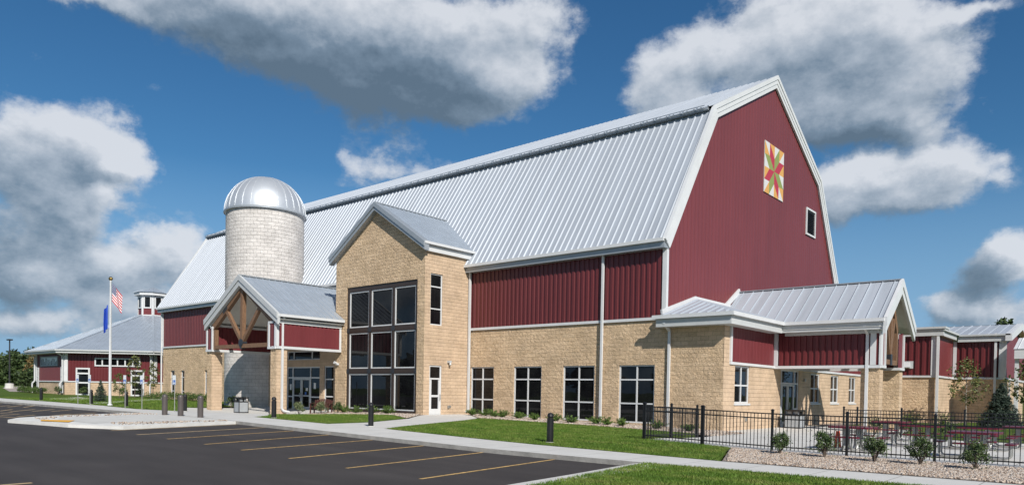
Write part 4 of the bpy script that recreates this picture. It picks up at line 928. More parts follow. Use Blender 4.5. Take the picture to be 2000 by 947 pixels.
for i in range(8):
    a, b = Vector(ocorner(i, OE)), Vector(ocorner((i+1) % 8, OE)); c, e = Vector(ocorner((i+1) % 8, ap_r)), Vector(ocorner(i, ap_r)); Ln = (b-a).length; fr_ = Fr(a, b-a)
    wa, wb = Vector(ocorner(i, OR-.1)), Vector(ocorner((i+1) % 8, OR-.1))
    ea.face([(*wa, 4.78), (*wb, 4.78), (*b, 4.78), (*a, 4.78)][::-1]); ea.face([fr_(0, 4.78), fr_(Ln, 4.78), fr_(Ln, 5.06), fr_(0, 5.06)])
    gu.hexa([fr_(0, 5.0, .14), fr_(Ln, 5.0, .14), fr_(Ln, 5.0, .003), fr_(0, 5.0, .003)], [fr_(0, 5.16, .14), fr_(Ln, 5.16, .14), fr_(Ln, 5.16, .003), fr_(0, 5.16, .003)])
    es = (b-a)/Ln; md = (a+b)/2; mt_ = (c+e)/2; et = Vector((mt_.x-md.x, mt_.y-md.y, ap_z-5.12)); el_ = et.length; hw = (c-e).length/2
    roofpoly(rf, (a.x, a.y, 5.12), (es.x, es.y, 0), et, [(0, 0), (Ln, 0), (Ln/2+hw, el_), (Ln/2-hw, el_)], pitch=.5, h=.03, w=.03)
    rf.beam((a.x, a.y, 5.15), (e.x, e.y, ap_z+.03), .25, .05)
ea.build('soffit', M['offwhite'], octb); gu.build('gutter', M['offwhite'], octb); rf.build('roof', M['roofgrey'], octb)
cp = MB(); cr = MB(); ct_ = MB(); cg = []
CR = 1.62
cpo = ct_
for i in range(8):
    a, b = Vector(ocorner(i, CR)), Vector(ocorner((i+1) % 8, CR)); Ln = (b-a).length; fr_ = Fr(a, b-a); frs[10+i] = (fr_, Ln)
    cr.face([fr_(0, 9.8), fr_(Ln, 9.8), fr_(Ln, 10.75), fr_(0, 10.75)]); cr.face([fr_(0, 12.3), fr_(Ln, 12.3), fr_(Ln, 12.5), fr_(0, 12.5)])
    fbox(ct_, fr_, 0, .14, 9.8, 12.4, -.02, .06); fbox(ct_, fr_, Ln-.14, Ln, 9.8, 12.4, -.02, .06); fbox(ct_, fr_, .14, Ln-.14, 9.8, 10.02, -.02, .08)
    a2, b2 = Vector(ocorner(i, 2.05)), Vector(ocorner((i+1) % 8, 2.05)); f2 = Fr(a2, b2-a2); L2_ = (b2-a2).length
    ct_.face([f2(0, 12.35), f2(L2_, 12.35), f2(L2_, 12.72), f2(0, 12.72)]); ct_.face([(*a, 12.36), (*b, 12.36), (*b2, 12.36), (*a2, 12.36)][::-1])
    cp.face([(*Vector(ocorner(i, 2.2)), 12.70), (*Vector(ocorner((i+1) % 8, 2.2)), 12.70), (0, 0, 13.45)])
    a3 = Vector(ocorner(i, 2.2)); cp.beam((a3.x, a3.y, 12.72), (0, 0, 13.48), .08, .05)
cu = cr.build('cupola', M['redside'], octb); ct_.build('cupola_trim', M['white'], cu); cp.build('cupola_roof', M['roofgrey'], cu)
for i in range(8):
    fr_, Ln = frs[10+i]; window(octb, fr_, .17, Ln-.17, 10.78, 12.28, rec=-.08, fw=.14, name='cupola_window', glass=M['glass'])
for fr_, s in ((fr5, L5-.12), (fr5, .12), (fr6, L6-.15)):
    mb = MB(); mb.beam(fr_(s, 1.8, .25), fr_(s, 4.5, .25), .13, .12, side=fr_.u); mb.beam(fr_(s, 4.5, .25), fr_(s, 5.0, 1.1), .12, .12, side=fr_.u); mb.beam(fr_(s, 1.8, .25), fr_(s, 1.5, .5), .12, .12, side=fr_.u); mb.beam(fr_(s, 1.5, .5), fr_(s, .4, .5), .12, .12, side=fr_.u); mb.build('downspout', M['white'], octb)

# ================================================================== FAR STONE BUILDING
fbd = thing('far_stone_building', 'small stone building with flat metal roof behind the round barn on the far left', 'building')
def Wp(px, D, z):    # point at ground distance D along viewing azimuth given by x/y ratio
    return None
bx, by = -142, 41.5
mb = MB(); mb.box(bx, bx+14, by, by+8, 0, 6.2); mb.build('wall', M['farstone'], fbd)
mb = MB(); mb.box(bx-.8, bx+14.8, by-.8, by+8.8, 6.6, 7.0); mb.box(bx-.5, bx+14.5, by-.5, by+8.5, 6.2, 6.6); mb.face([(bx-.8, by-.8, 7.0), (bx+14.8, by-.8, 7.0), (bx+14.8, by+4, 8.6), (bx-.8, by+4, 8.6)]); mb.build('roof', M['roofgrey'], fbd)
window(fbd, FY(by), bx+4, bx+8, 1.0, 4.8, ms=[bx+6], mz=[2.3, 3.6], rec=-.1, fw=.14)
mb = MB(); mb.box(bx+2.2, bx+2.5, by-.3, by, .5, 6.2); mb.build('downspout', M['white'], fbd)

# ================================================================== FLAGPOLE AND FLAGS
fpole = thing('flagpole', 'tall white flagpole with a gold ball on top, standing on the lawn by the walk', 'flagpole', (-50.38, 18.75, gz(-50.38, 18.75)))
mb = MB(); mb.lathe([(.085, 0), (.08, 3), (.055, 8.05), (0, 8.06)], n=14); mb.lathe([(.16, 0), (.16, .06), (.10, .12)], n=14); mb.build('pole', M['white'], fpole, smooth=False)
mb = MB(); mb.lathe([(0, 8.05)]+[(.13*math.sin(math.pi*k/8), 8.18-.13*math.cos(math.pi*k/8)) for k in range(1, 8)]+[(0, 8.31)], n=12); mb.build('ball_finial', M['gold'], fpole, smooth=True)
mb = MB(); mb.tube([(.1, -.02, 1.0), (.09, -.02, 8.0)], .012, 5); mb.build('halyard', M['offwhite'], fpole)
def flag(name, mat, org, hoist, fly, du, dv, nu=28, nv=14, amp=.1, label='', cat='flag', ph=0):
    mb = MB(); du, dv = Vector(du), Vector(dv); sidev = du.cross(dv).normalized()
    def pt(i, j):
        u, v = i/nu, j/nv; p = Vector(org)+du*(u*fly)+dv*(v*hoist)
        return p+sidev*amp*math.sin(u*9+v*2.2+ph)*(u**.5)+Vector((0, 0, -.10*fly*u*u))
    for i in range(nu):
        for j in range(nv):
            mb.face([pt(i, j), pt(i+1, j), pt(i+1, j+1), pt(i, j+1)], 0, [(i/nu, j/nv), ((i+1)/nu, j/nv), ((i+1)/nu, (j+1)/nv), (i/nu, (j+1)/nv)])
    o = mb.build(name, mat, smooth=True, merge=True); return prop(o, label, cat)
gzp = gz(-50.38, 18.75)
rv = Vector((.66, .75, 0))
flag('american_flag', M['flag'], (-50.28, 18.8, gzp+6.75), 1.15, .95, (.60*.66, .72*.66, -.75), (0.02, 0, 1), label='american flag drooping from the top of the white pole', amp=.07)
flag('state_flag', M['blueflag'], (-50.46, 18.62, gzp+5.0), 1.5, .36, (-.45, -.45, -.9), (.0, 0, 1), label='limp plain blue flag hanging below the striped one', amp=.09, ph=1)

# ================================================================== BOLLARDS
bl = thing('light_bollard', 'x', 'bollard')
mb = MB(); mb.lathe([(.11, 0), (.11, .78), (.085, .79), (.085, .84), (.11, .845), (.11, .86), (.098, .92), (.065, .965), (0, .985)], n=20); mb.build('post', M['black'], bl, smooth=False)
mb = MB(); mb.lathe([(.14, -.02), (.14, .02), (.11, .025)], n=20); mb.build('base_ring', M['concrete'], bl)
mb = MB(); mb.lathe([(.075, .785), (.075, .845)], n=16); mb.build('lamp_lens', M['signwhite'], bl)
BB = [(-14.5, 18.85, 'black light bollard on the grass in front of the barn windows'), (-23.65, 18.75, 'black light bollard at the fork of the walk before the glass tower'), (-30.25, 18.35, 'dark grey light bollard right beside the right porch pier'),
      (-40.9, 19.2, 'black light bollard behind the three grey bollards'), (-48.2, 18.9, 'black light bollard just right of the flagpole'), (-53.4, 18.7, 'black light bollard left of the small spruce, by a sign post'), (-64.1, 18.9, 'black light bollard farthest left on the lawn edge')]
for i, (x, y, lb) in enumerate(BB):
    if i == 0: bl.location = (x, y, gz(x, y)); bl['label'] = lb; bl['group'] = 'light bollards along the walk'
    else: dup(bl, (x, y, gz(x, y)), .4*i, lb)
gb = thing('security_bollard', 'x', 'bollard', group='plain grey bollards at the parking island')
mb = MB(); mb.lathe([(.125, -.1), (.125, .86)]+[(.125*math.cos(math.pi/2*k/6), .86+.125*math.sin(math.pi/2*k/6)) for k in range(1, 7)], n=22); mb.build('post', M['bollardgrey'], gb, smooth=True)
GB = [(-34.75, 15.35, 'plain brown grey bollard, leftmost of the three on the island'), (-33.45, 15.5, 'plain brown grey bollard in the middle of the three on the island'), (-31.75, 15.6, 'plain brown grey bollard nearest the left porch pier')]
for i, (x, y, lb) in enumerate(GB):
    if i == 0: gb.location = (x, y, gz(x, y)); gb['label'] = lb
    else: dup(gb, (x, y, gz(x, y)), 1.1*i, lb)
# sign posts
sp_ = thing('parking_sign', 'x', 'sign', group='reserved parking signs along the walk')
mb = MB(); mb.tube([(0, 0, -.1), (0, 0, 1.95)], .022, 8); mb.build('post', M['galv'], sp_)
mb = MB(); mb.box(-.11, .11, -.045, -.03, 1.45, 1.95); pn = mb.build('sign_plate', M['signwhite'], sp_)
mb = MB(); mb.box(-.09, .09, -.052, -.046, 1.47, 1.70); bq = mb.build('blue_square', M['signblue'], pn)
mb = MB()
mb.v = []; mb.lathe([(0, 0), (.05, 0), (.05, .004), (.036, .004)], n=14); mb.v = [Vector((v.x-.005, -.056-v.z, v.y+1.53)) for v in mb.v]
mb.beam((-.01, -.058, 1.66), (-.01, -.058, 1.57), .02, .006, side=(1, 0, 0)); mb.beam((-.01, -.058, 1.57), (.05, -.058, 1.56), .02, .006, side=(0, 0, 1)); mb.beam((.05, -.058, 1.56), (.075, -.058, 1.50), .018, .006, side=(1, 0, 0)); mb.box(-.025, .005, -.06, -.054, 1.67, 1.70); 
for v in mb.v: v.y = min(v.y, -.0525)
mb.v = [Vector(v) for v in mb.v]; sw_ = mb.build('wheelchair_symbol', M['signwhite'], pn)
SP = [(-53.0, 17.75, 'thin reserved parking sign leftmost of the row'), (-50.9, 17.75, 'thin reserved parking sign in front of the small spruce, second from the left'), (-45.3, 17.7, 'reserved parking sign midway between flagpole and barn'), (-43.1, 17.75, 'reserved parking sign in front of the young maple by the barn corner'), (-38.9, 17.7, 'reserved parking sign among the grey bollards')]
for i, (x, y, lb) in enumerate(SP):
    if i == 0: sp_.location = (x, y, gz(x, y)); sp_['label'] = lb; sp_.rotation_euler = (0, 0, R_(18))
    else: dup(sp_, (x, y, gz(x, y)), R_(18), lb)

# ================================================================== LITTER BINS, BENCH
def litter(loc, label, w=.62, h=1.0, rz=0):
    t = thing('litter_bin', label, 'bin', loc, rz)
    mb = MB()
    for sx_ in (-1, 1):
        for sy_ in (-1, 1): mb.box(sx_*w/2-.04*(sx_ > 0)-.0, sx_*w/2+.04*(sx_ < 0), sy_*w/2-.04*(sy_ > 0), sy_*w/2+.04*(sy_ < 0), 0, h)
    mb.box(-w/2+.005, w/2-.005, -w/2+.005, w/2-.005, h-.09, h-.003); mb.box(-w/2+.005, w/2-.005, -w/2+.005, w/2-.005, h*.68, h*.74); mb.box(-w/2+.005, w/2-.005, -w/2+.005, w/2-.005, .02, .07); mb.box(-.02, .02, -w/2-.002, w/2+.002, h*.741, h-.091); mb.box(-w/2-.002, w/2+.002, -.02, .02, h*.742, h-.092)
    mb.build('frame', M['black'], t)
    mb = MB(); q = w/2-.02; mb.box(-q, q, -q, q, .071, h*.679); mb.build('side_panel', M['binpanel'], t)
    mb = MB(); q = w/2-.12; mb.box(-q, q, -q, q, h*.743, h-.095); mb.build('liner', M['binpanel'], t)
    return t
litter((-43.6, 24.1, gz(-43.6, 24.1)+.0), 'black framed litter bin with grey panels under the entrance porch', .66, 1.02)
litter((-13.6, 38.75, -.18), 'black framed litter bin with grey panels beside the patio doors', .80, .98)
bn = thing('bench', 'dark red slatted bench with curved back before the entrance doors', 'bench', (-38.9, 26.9, gz(-38.9, 26.9)-.02), R_(25))
mb = MB()
for k in range(9):
    x = -.56+k*.14; mb.beam((x, .22, .42), (x*1.04, .36, .80+.12*math.cos(x*2.2)), .11, .025, side=(1, 0, 0))
mb.build('backrest', M['benchred'], bn)
mb = MB()
for k in range(4): mb.box(-.62, .62, -.25+k*.12, -.15+k*.12, .40, .43)
mb.build('seat', M['benchred'], bn)
for sx_ in (-1, 1):
    mb = MB(); mb.box(sx_*.62-.03, sx_*.62+.03, -.27, -.19, 0, .62); mb.build('leg', M['benchred'], bn)
    mb = MB(); mb.box(sx_*.62-.03, sx_*.62+.03, .18, .26, 0, .60); mb.build('leg', M['benchred'], bn)
    mb = MB(); mb.box(sx_*.62-.06, sx_*.62+.06, -.32, .28, .62, .65); mb.build('armrest', M['benchred'], bn)

# ================================================================== FENCES
def fence(pts, label, h=1.22):
    t = thing('metal_fence', label, 'fence')
    for (x0, y0), (x1, y1) in zip(pts, pts[1:]):
        L_ = math.hypot(x1-x0, y1-y0); tx_, ty_ = (x1-x0)/L_, (y1-y0)/L_; za, zb = gz(x0, y0), gz(x1, y1)
        mb = MB()
        for zz, hh in ((h-.09, .034), (h-.24, .034), (.14, .034)):
            mb.beam((x0, y0, za+zz), (x1, y1, zb+zz), .03, hh)
        n_ = round(L_/.115)
        for k in range(1, n_):
            f_ = k/n_; x, y, z = x0+(x1-x0)*f_, y0+(y1-y0)*f_, za+(zb-za)*f_
            mb.beam((x, y, z+.05), (x, y, z+h-.09), .017, .017, side=(tx_, ty_, 0))
        mb.build('rail_panel', M['black'], t)
    for x, y in pts:
        mb = MB(); z = gz(x, y); mb.box(x-.032, x+.032, y-.032, y+.032, z-.1, z+h); mb.box(x-.042, x+.042, y-.042, y+.042, z+h, z+h+.025); mb.hexa([(x-.042, y-.042, z+h+.025), (x+.042, y-.042, z+h+.025), (x+.042, y+.042, z+h+.025), (x-.042, y+.042, z+h+.025)], [(x-.01, y-.01, z+h+.06), (x+.01, y-.01, z+h+.06), (x+.01, y+.01, z+h+.06), (x-.01, y+.01, z+h+.06)]); mb.build('fence_post', M['black'], t)
    return t
fence([(-12.8, 25.9), (-12.8, 23.85), (-12.8, 21.9)], 'short black metal fence run turning back from the patio corner beside the lawn')
fence([(-10.6, 21.9), (-8.35, 21.9), (-6.2, 21.9), (-4.0, 21.9), (-1.9, 21.9), (.3, 21.9)], 'black metal picket fence along the gravel bed in front of the picnic tables')
fence([(-12.75, 21.9), (-10.65, 21.9)], 'black metal fence panel with its foot in the lawn at the left patio corner')
fence([(-10.05, 34.9), (-9.75, 35.9)], 'very short black fence return beside the patio porch downspout') if False else None
fence([(-9.9, 34.4), (-9.25, 34.1), (-7.5, 34.1), (-5.2, 34.1), (-3.0, 34.1), (-.8, 34.1)], 'black metal picket fence at the back of the patio before the small trees')

# ================================================================== PICNIC TABLES
pt_ = thing('picnic_table', 'x', 'picnic table', group='maroon picnic tables on the patio')
def slabr(mb, x0, x1, y0, y1, z0, z1, r=.06):
    cs = []
    for cx_, cy_, a0 in ((x1-r, y1-r, 0), (x0+r, y1-r, 90), (x0+r, y0+r, 180), (x1-r, y0+r, 270)):
        for k in range(4): a = R_(a0+30*k); cs.append((cx_+r*math.cos(a), cy_+r*math.sin(a)))
    mb.face([(x, y, z1) for x, y in cs]); mb.face([(x, y, z0) for x, y in cs][::-1])
    for i in range(len(cs)): j = (i+1) % len(cs); mb.face([(*cs[i], z0), (*cs[j], z0), (*cs[j], z1), (*cs[i], z1)])
mb = MB(); slabr(mb, -.62, .62, -.62, .62, .70, .755, .1); mb.build('table_top', M['maroon'], pt_)
for k in range(4):
    a = math.pi/2*k; c_, s_ = math.cos(a), math.sin(a); rt = lambda x, y, z: (x*c_-y*s_, x*s_+y*c_, z)
    mb = MB(); slabr(mb, -.42, .42, -1.0, -.74, .42, .46, .08); mb.v = [Vector(rt(*v)) for v in mb.v]; mb.build('bench_seat', M['maroon'], pt_)
    for sx_ in (-.2, .2):
        mb = MB(); mb.tube([rt(sx_, -.87, .42), rt(sx_, -.87, .12), rt(sx_, -.83, .05), rt(sx_, -.72, .03), rt(sx_, -.4, .03), rt(sx_*.9, -.28, .06), rt(sx_*.9, -.22, .2), rt(sx_*.9, -.22, .70)], .028, 7); mb.build('leg', M['galv'], pt_)
PT = [(-6.75, 24.5, 'maroon picnic table nearest the patio doors, with the orange cone behind it'), (-3.45, 24.4, 'maroon picnic table close behind the front fence, nearest the right edge'), (-5.6, 28.4, 'maroon picnic table in the middle of the patio'), (-3.9, 28.6, 'maroon picnic table just right of the middle one'), (-7.3, 31.6, 'maroon picnic table at the back left of the patio near the porch'), (-2.9, 31.0, 'maroon picnic table at the back right of the patio')]
for i, (x, y, lb) in enumerate(PT):
    z = gz(x, y)+.01
    if i == 0: pt_.location = (x, y, z); pt_['label'] = lb
    else: dup(pt_, (x, y, z), 0, lb)
cnn = thing('traffic_cone', 'bright orange cone standing under the left picnic table', 'cone', (-7.45, 25.3, gz(-7.4, 25.3)+.01))
mb = MB(); mb.lathe([(.12, .03), (.11, .06), (.06, .55), (.05, .55)], n=14); mb.build('cone', M['orange'], cnn); mb = MB(); mb.box(-.15, .15, -.15, .15, 0, .03); mb.build('base', M['orange'], cnn)

# ================================================================== far-left lamp post, container
lp = thing('lamp_post', 'tall thin parking lot lamp post against the sky at the far left', 'lamp post', (-139.5, 36.6, .6))
mb = MB(); mb.lathe([(.13, 0), (.09, 7.8)], n=10); mb.build('pole', M['dark'], lp); mb = MB(); mb.box(-.6, .6, -.3, .3, 7.8, 8.0); mb.build('lamp_head', M['dark'], lp); mb = MB(); mb.lathe([(.7, 0), (.6, .8), (0, .85)], n=12); mb.build('footing', M['concrete'], lp)
ctn = thing('blue_container', 'dark blue container on the grass at the far left', 'container', (-150, 43.0, .95))
mb = MB(); mb.hexa([(-.8, -.6, .3), (.8, -.6, .3), (.8, .6, .3), (-.8, .6, .3)], [(-1, -.75, 1.6), (1, -.75, 1.6), (1, .75, 1.6), (-1, .75, 1.6)]); mb.build('body', M['navy'], ctn); mb = MB(); mb.box(-1.05, 1.05, -.8, .8, 1.6, 1.72); mb.build('lid', M['navy'], ctn)

# ================================================================== VEGETATION
def quads(C, size, asp=.6, upbias=0.0, rg=rng):
    n = len(C); a = rg.normal(size=(n, 3)); a[:, 2] *= .6; a /= np.linalg.norm(a, axis=1)[:, None]
    b = rg.normal(size=(n, 3)); b -= a*(a*b).sum(1)[:, None]; b /= np.linalg.norm(b, axis=1)[:, None]
    s = size*rg.uniform(.6, 1.25, (n, 1)); a = a*s; b = b*s*asp
    return np.stack([C-a, C-b*.9+a*.1, C+a, C+b*.9+a*.1], 1).reshape(-1, 3)
def clump_points(centers, rad, n, rg=rng, shell=.55):
    out_ = []
    for c, r in zip(centers, rad):
        v = rg.normal(size=(n, 3)); v /= np.linalg.norm(v, axis=1)[:, None]; rr_ = (shell+(1-shell)*rg.random((n, 1))**.7)*r
        out_.append(np.asarray(c)+v*rr_)
    return np.concatenate(out_)
def tree(name, label, cat, loc, h, w, mat, bark='bark', trunk_h=None, nleaf=1500, leaf=.07, ncl=26, seed=0, tr=.05, group=None, shape='oval', open_=1.0):
    rg = np.random.default_rng(seed); t = thing(name, label, cat, loc, 0, group); th = trunk_h if trunk_h is not None else h*.35
    mb = MB(); mb.tube([(0, 0, -.1), (.02, .01, th*.6), (-.01, .02, th), (.03, 0, h*.85)], [tr, tr*.85, tr*.7, tr*.15], 7)
    cs, rd = [], []
    for k in range(ncl):
        f_ = (k+.5)/ncl; z = th*.9+(h-th*.9)*f_; env = math.sin(math.pi*min(1, (f_*.92+.10)))**.7 if shape == 'oval' else (1-f_)**.8
        a = k*2.4+rg.uniform(-.4, .4); r = w/2*env*rg.uniform(.35, .95); c = (r*math.cos(a), r*math.sin(a), z+rg.uniform(-.1, .1)*h*.1)
        cs.append(c); rd.append(w*.16*open_*rg.uniform(.7, 1.3)); mb.tube([(0, 0, z-.18*(h-th)*.6), (c[0]*.5, c[1]*.5, z-.05), c], [tr*.35, tr*.22, tr*.08], 4)
    mb.build('trunk', M[bark], t)
    fastmesh('crown', quads(clump_points(cs, rd, max(8, nleaf//ncl), rg, .15), leaf, .65, rg=rg), 4, M[mat], t)
    return t
def conifer(name, label, cat, loc, h, w, seed=0, n=34):
    rg = np.random.default_rng(seed); t = thing(name, label, cat, loc); mb = MB(); mb.tube([(0, 0, -.1), (0, 0, h*.97)], [.05, .01], 6); mb.build('trunk', M['bark'], t)
    P_ = []
    for k in range(n*9):
        f_ = rg.random()**1.25; z = .06*h+f_*h*.94; r = w/2*(1-f_)**.85*rg.uniform(.72, 1.05); a = rg.uniform(0, 2*math.pi)
        m_ = max(5, int(34*r/w*2)+6); s = rg.random(m_)**.6; dz = -.14*r*np.sin(s*2.6)+.05*r*s
        pp_ = np.stack([r*s*math.cos(a), r*s*math.sin(a), z+dz+.0*s], 1)+rg.normal(scale=.018*h/1.6, size=(m_, 3)); P_.append(pp_)
    P_ = np.concatenate(P_); fastmesh('crown', quads(P_, .045*h/1.7, .3, rg=rg), 4, M['spruce'], t); return t
tree('maple_tree', 'small maple with loose green crown behind the back patio fence', 'tree', (-8.35, 55, -.2), 4.1, 2.5, 'maple', 'palebark', 1.7, 1000, .085, 24, 3, .05, 'young maples round the buildings')
tree('maple_tree', 'small maple cut off by the right edge of the photo', 'tree', (-4.45, 48, -.2), 3.7, 2.0, 'maple', 'palebark', 1.7, 900, .085, 22, 5, .05, 'young maples round the buildings')
conifer('spruce_tree', 'dark blue green spruce beside the right edge behind the patio fences', 'tree', (-6.15, 52.6, -.2), 2.7, 2.6, 2, 95)
conifer('spruce_tree', 'small cone shaped spruce left of the flagpole', 'tree', (-60.1, 21.7, gz(-60.1, 21.7)), 1.65, 1.2, 4, 34)
tree('maple_tree', 'slim young maple right of the flagpole before the round barn', 'tree', (-77, 31.0, .3), 4.1, 1.9, 'maple', 'bark', 1.3, 800, .09, 22, 6, .05, 'young maples round the buildings', open_=.9)
tree('maple_tree', 'slim young maple by the left corner of the big barn', 'tree', (-74.0, 31.5, .2), 3.5, 1.7, 'maple', 'bark', 1.3, 700, .085, 20, 8, .045, 'young maples round the buildings', open_=.9)
tree('maple_tree', 'short sparse young tree just right of the flagpole', 'tree', (-72.5, 27.8, .3), 2.2, 1.7, 'leaf', 'bark', .4, 550, .075, 18, 9, .03, 'young maples round the buildings', open_=.8)
def shrub(name, label, cat, loc, h, w, mat, seed=0, n=900, leaf=.035, group=None, asp=.6, ncl=14, stems=8):
    rg = np.random.default_rng(seed); t = thing(name, label, cat, loc, 0, group); cs, rd = [], []; mb = MB()
    for k in range(ncl):
        a = k*2.4; f_ = rg.uniform(.15, 1); r = w/2*rg.uniform(.2, .82)*(1.1-.35*abs(f_-.5)*2); c = (r*math.cos(a), r*math.sin(a), h*(.22+.62*f_)); cs.append(c); rd.append(w*.17*rg.uniform(.7, 1.2))
        if k < stems: mb.tube([(0, 0, 0), (c[0]*.4, c[1]*.4, c[2]*.5), c], [.012, .009, .004], 4)
    mb.build('stems', M['bark'], t)
    pts = clump_points(cs, rd, n//ncl, rg, .1)
    sp2 = rg.normal(size=(n//9, 3))*np.array([w*.27, w*.27, h*.24])+np.array([0, 0, h*.55]); pts = np.concatenate([pts, sp2]); pts = pts[pts[:, 2] > .02]
    fastmesh('foliage', quads(pts, leaf, asp, rg=rg), 4, M[mat], t); return t
for i, (x, y, lb) in enumerate([(-7.75, 20.95, 'round green bush in the gravel, leftmost of the five'), (-6.45, 20.75, 'round green bush in the gravel, second from the left'), (-5.1, 20.45, 'round green bush in the gravel, middle one of the five'), (-4.05, 20.5, 'round green bush in the gravel, fourth from the left'), (-2.85, 20.3, 'round green bush in the gravel, rightmost and largest')]):
    shrub('bush', lb, 'bush', (x, y, gz(x, y)), .68+.03*((i*3) % 5), .68+.05*((i*2) % 3), 'bush', 20+i, 1700, .028, 'five bushes in the gravel bed', ncl=20, stems=14)
def fern(label, loc, h, w, seed, group='juniper shrubs along the stone walls'):
    rg = np.random.default_rng(seed); t = thing('juniper_shrub', label, 'shrub', loc, 0, group); P_ = []; mb = MB()
    for k in range(26):
        a = rg.uniform(0, 2*math.pi); tilt = rg.uniform(.25, 1.25); L_ = rg.uniform(.55, 1)*(h if tilt < .6 else w*.55); nn = 16; s = np.linspace(.1, 1, nn)
        x = L_*math.sin(tilt)*s; z = L_*math.cos(tilt)*s*(1.15-.25*s)+.03
        c_ = np.stack([x*math.cos(a), x*math.sin(a), z], 1); mb.tube([c_[0]*0, c_[nn//2], c_[-1]], [.008, .006, .003], 3)
        for q in range(3): P_.append(c_+rg.normal(scale=.022, size=c_.shape)+np.array([0, 0, .01]))
    mb.build('stems', M['bark'], t)
    fastmesh('foliage', quads(np.concatenate(P_), .045, .35, rg=rg), 4, M['fern'], t); return t
FERN = [(-29.3, 30.6, 'left of the first barn window'), (-28.2, 30.5, 'under the first barn window'), (-27.4, 30.4, 'between the first and second barn windows'), (-26.6, 30.2, 'at the left of the second barn window'), (-25.4, 30.2, 'under the second barn window'), (-24.1, 30.0, 'between the second and third barn windows'), (-22.8, 30.0, 'under the third barn window'),
        (-21.6, 29.8, 'just left of the middle downspout'), (-20.3, 30.2, 'just right of the middle downspout'), (-19.6, 30.0, 'small, under the fourth barn window'), (-18.7, 29.9, 'at the right of the fourth barn window'), (-16.7, 29.8, 'behind the short fence run, left one'), (-15.0, 29.6, 'behind the short fence run, right one')]
for i, (x, y, lb) in enumerate(FERN): fern('feathery green juniper '+lb, (x, y, gz(x, y)), .45 if i == 9 else .5+.05*((i*5) % 5), .8 if i == 9 else .9+.09*((i*3) % 5), 40+i)
for i, (x, y, lb) in enumerate([(-37.1, 27.3, 'at the left foot of the glass wall'), (-35.6, 27.1, 'under the left pane of the glass wall'), (-34.2, 27.2, 'under the middle pane of the glass wall'), (-32.6, 27.0, 'at the right foot of the glass wall')]): fern('feathery green juniper '+lb, (x, y, gz(x, y)), .6, 1.2, 60+i)
for i, (x, y, h_, w_, mt, lb) in enumerate([(-36.9, 24.0, .75, .8, 'hydrangea', 'pale flowering shrub beside the porch downspout'), (-37.0, 25.6, .8, .85, 'hydrangea', 'pale flowering shrub in front of the red bench'), (-37.3, 27.0, .75, .7, 'bush', 'dark shrub in front of the narrow entry window')]):
    shrub('shrub', lb, 'shrub', (x, y, gz(x, y)), h_, w_, mt, 80+i, 1100, .035, ncl=16)
for i, (x, y, lb) in enumerate([(-86.8, 27.2, 'beside the left glazed door of the round barn'), (-85.0, 29.0, 'behind the small spruce'), (-83.4, 30.2, 'left of the right glazed door of the round barn'), (-82.0, 31.8, 'before the right glazed door'), (-80.6, 33.0, 'at the right of the round barn')]):
    shrub('round_shrub', 'small round clipped shrub '+lb, 'shrub', (x, y, gz(x, y)), .95, .95, 'bush', 90+i, 700, .05, 'round shrubs along the round barn')
for i, (x, y) in enumerate([(-96.8, 26.6), (-95.3, 26.5), (-93.8, 26.5), (-92.3, 26.5), (-90.9, 26.5), (-89.4, 26.5)]):
    od = ['leftmost', 'second', 'third', 'fourth', 'fifth', 'rightmost'][i]
    shrub('low_shrub', od+' low green shrub of the hedge before the left face of the round barn', 'shrub', (x, y, gz(x, y)), .7, 1.5, 'leaf', 110+i, 500, .06, 'low hedge at the round barn')
for i, x in enumerate([-71, -69.3, -67.7, -66, -64.4, -62.8, -61.2, -59.6]):
    od = ['first', 'second', 'third', 'fourth', 'fifth', 'sixth', 'seventh', 'last'][i]
    shrub('low_shrub', od+' low green shrub from the left in the hedge under the narrow barn windows', 'shrub', (x, 30.2, gz(x, 30.2)-.05), .72, 1.7, 'leaf', 130+i, 650, .055, 'low hedge at the left end of the barn')
shrub('shrub', 'dark shrub behind the litter bin beside the silo', 'shrub', (-48.0, 25.8, gz(-48, 25.8)), .9, .8, 'bush', 150, 900, .04)
for i, (x, y, lb) in enumerate([(-11.6, 55.5, 'left of the small maple behind the patio'), (-9.6, 54.9, 'under the small maple behind the patio'), (-7.9, 60.3, 'between the small maple and the dark spruce')]):
    fern('green juniper '+lb, (x, y, gz(x, y)), 1.1, 2.0, 70+i)
for i, (x, y, lb) in enumerate([(-8.9, 35.6, 'left of the patio porch downspout'), (-7.6, 35.4, 'right behind the back fence, left one'), (-5.9, 35.3, 'right behind the back fence, right one')]):
    shrub('shrub', 'low dark shrub '+lb, 'shrub', (x, y, gz(x, y)), .8, .8, 'bush', 160+i, 700, .04)
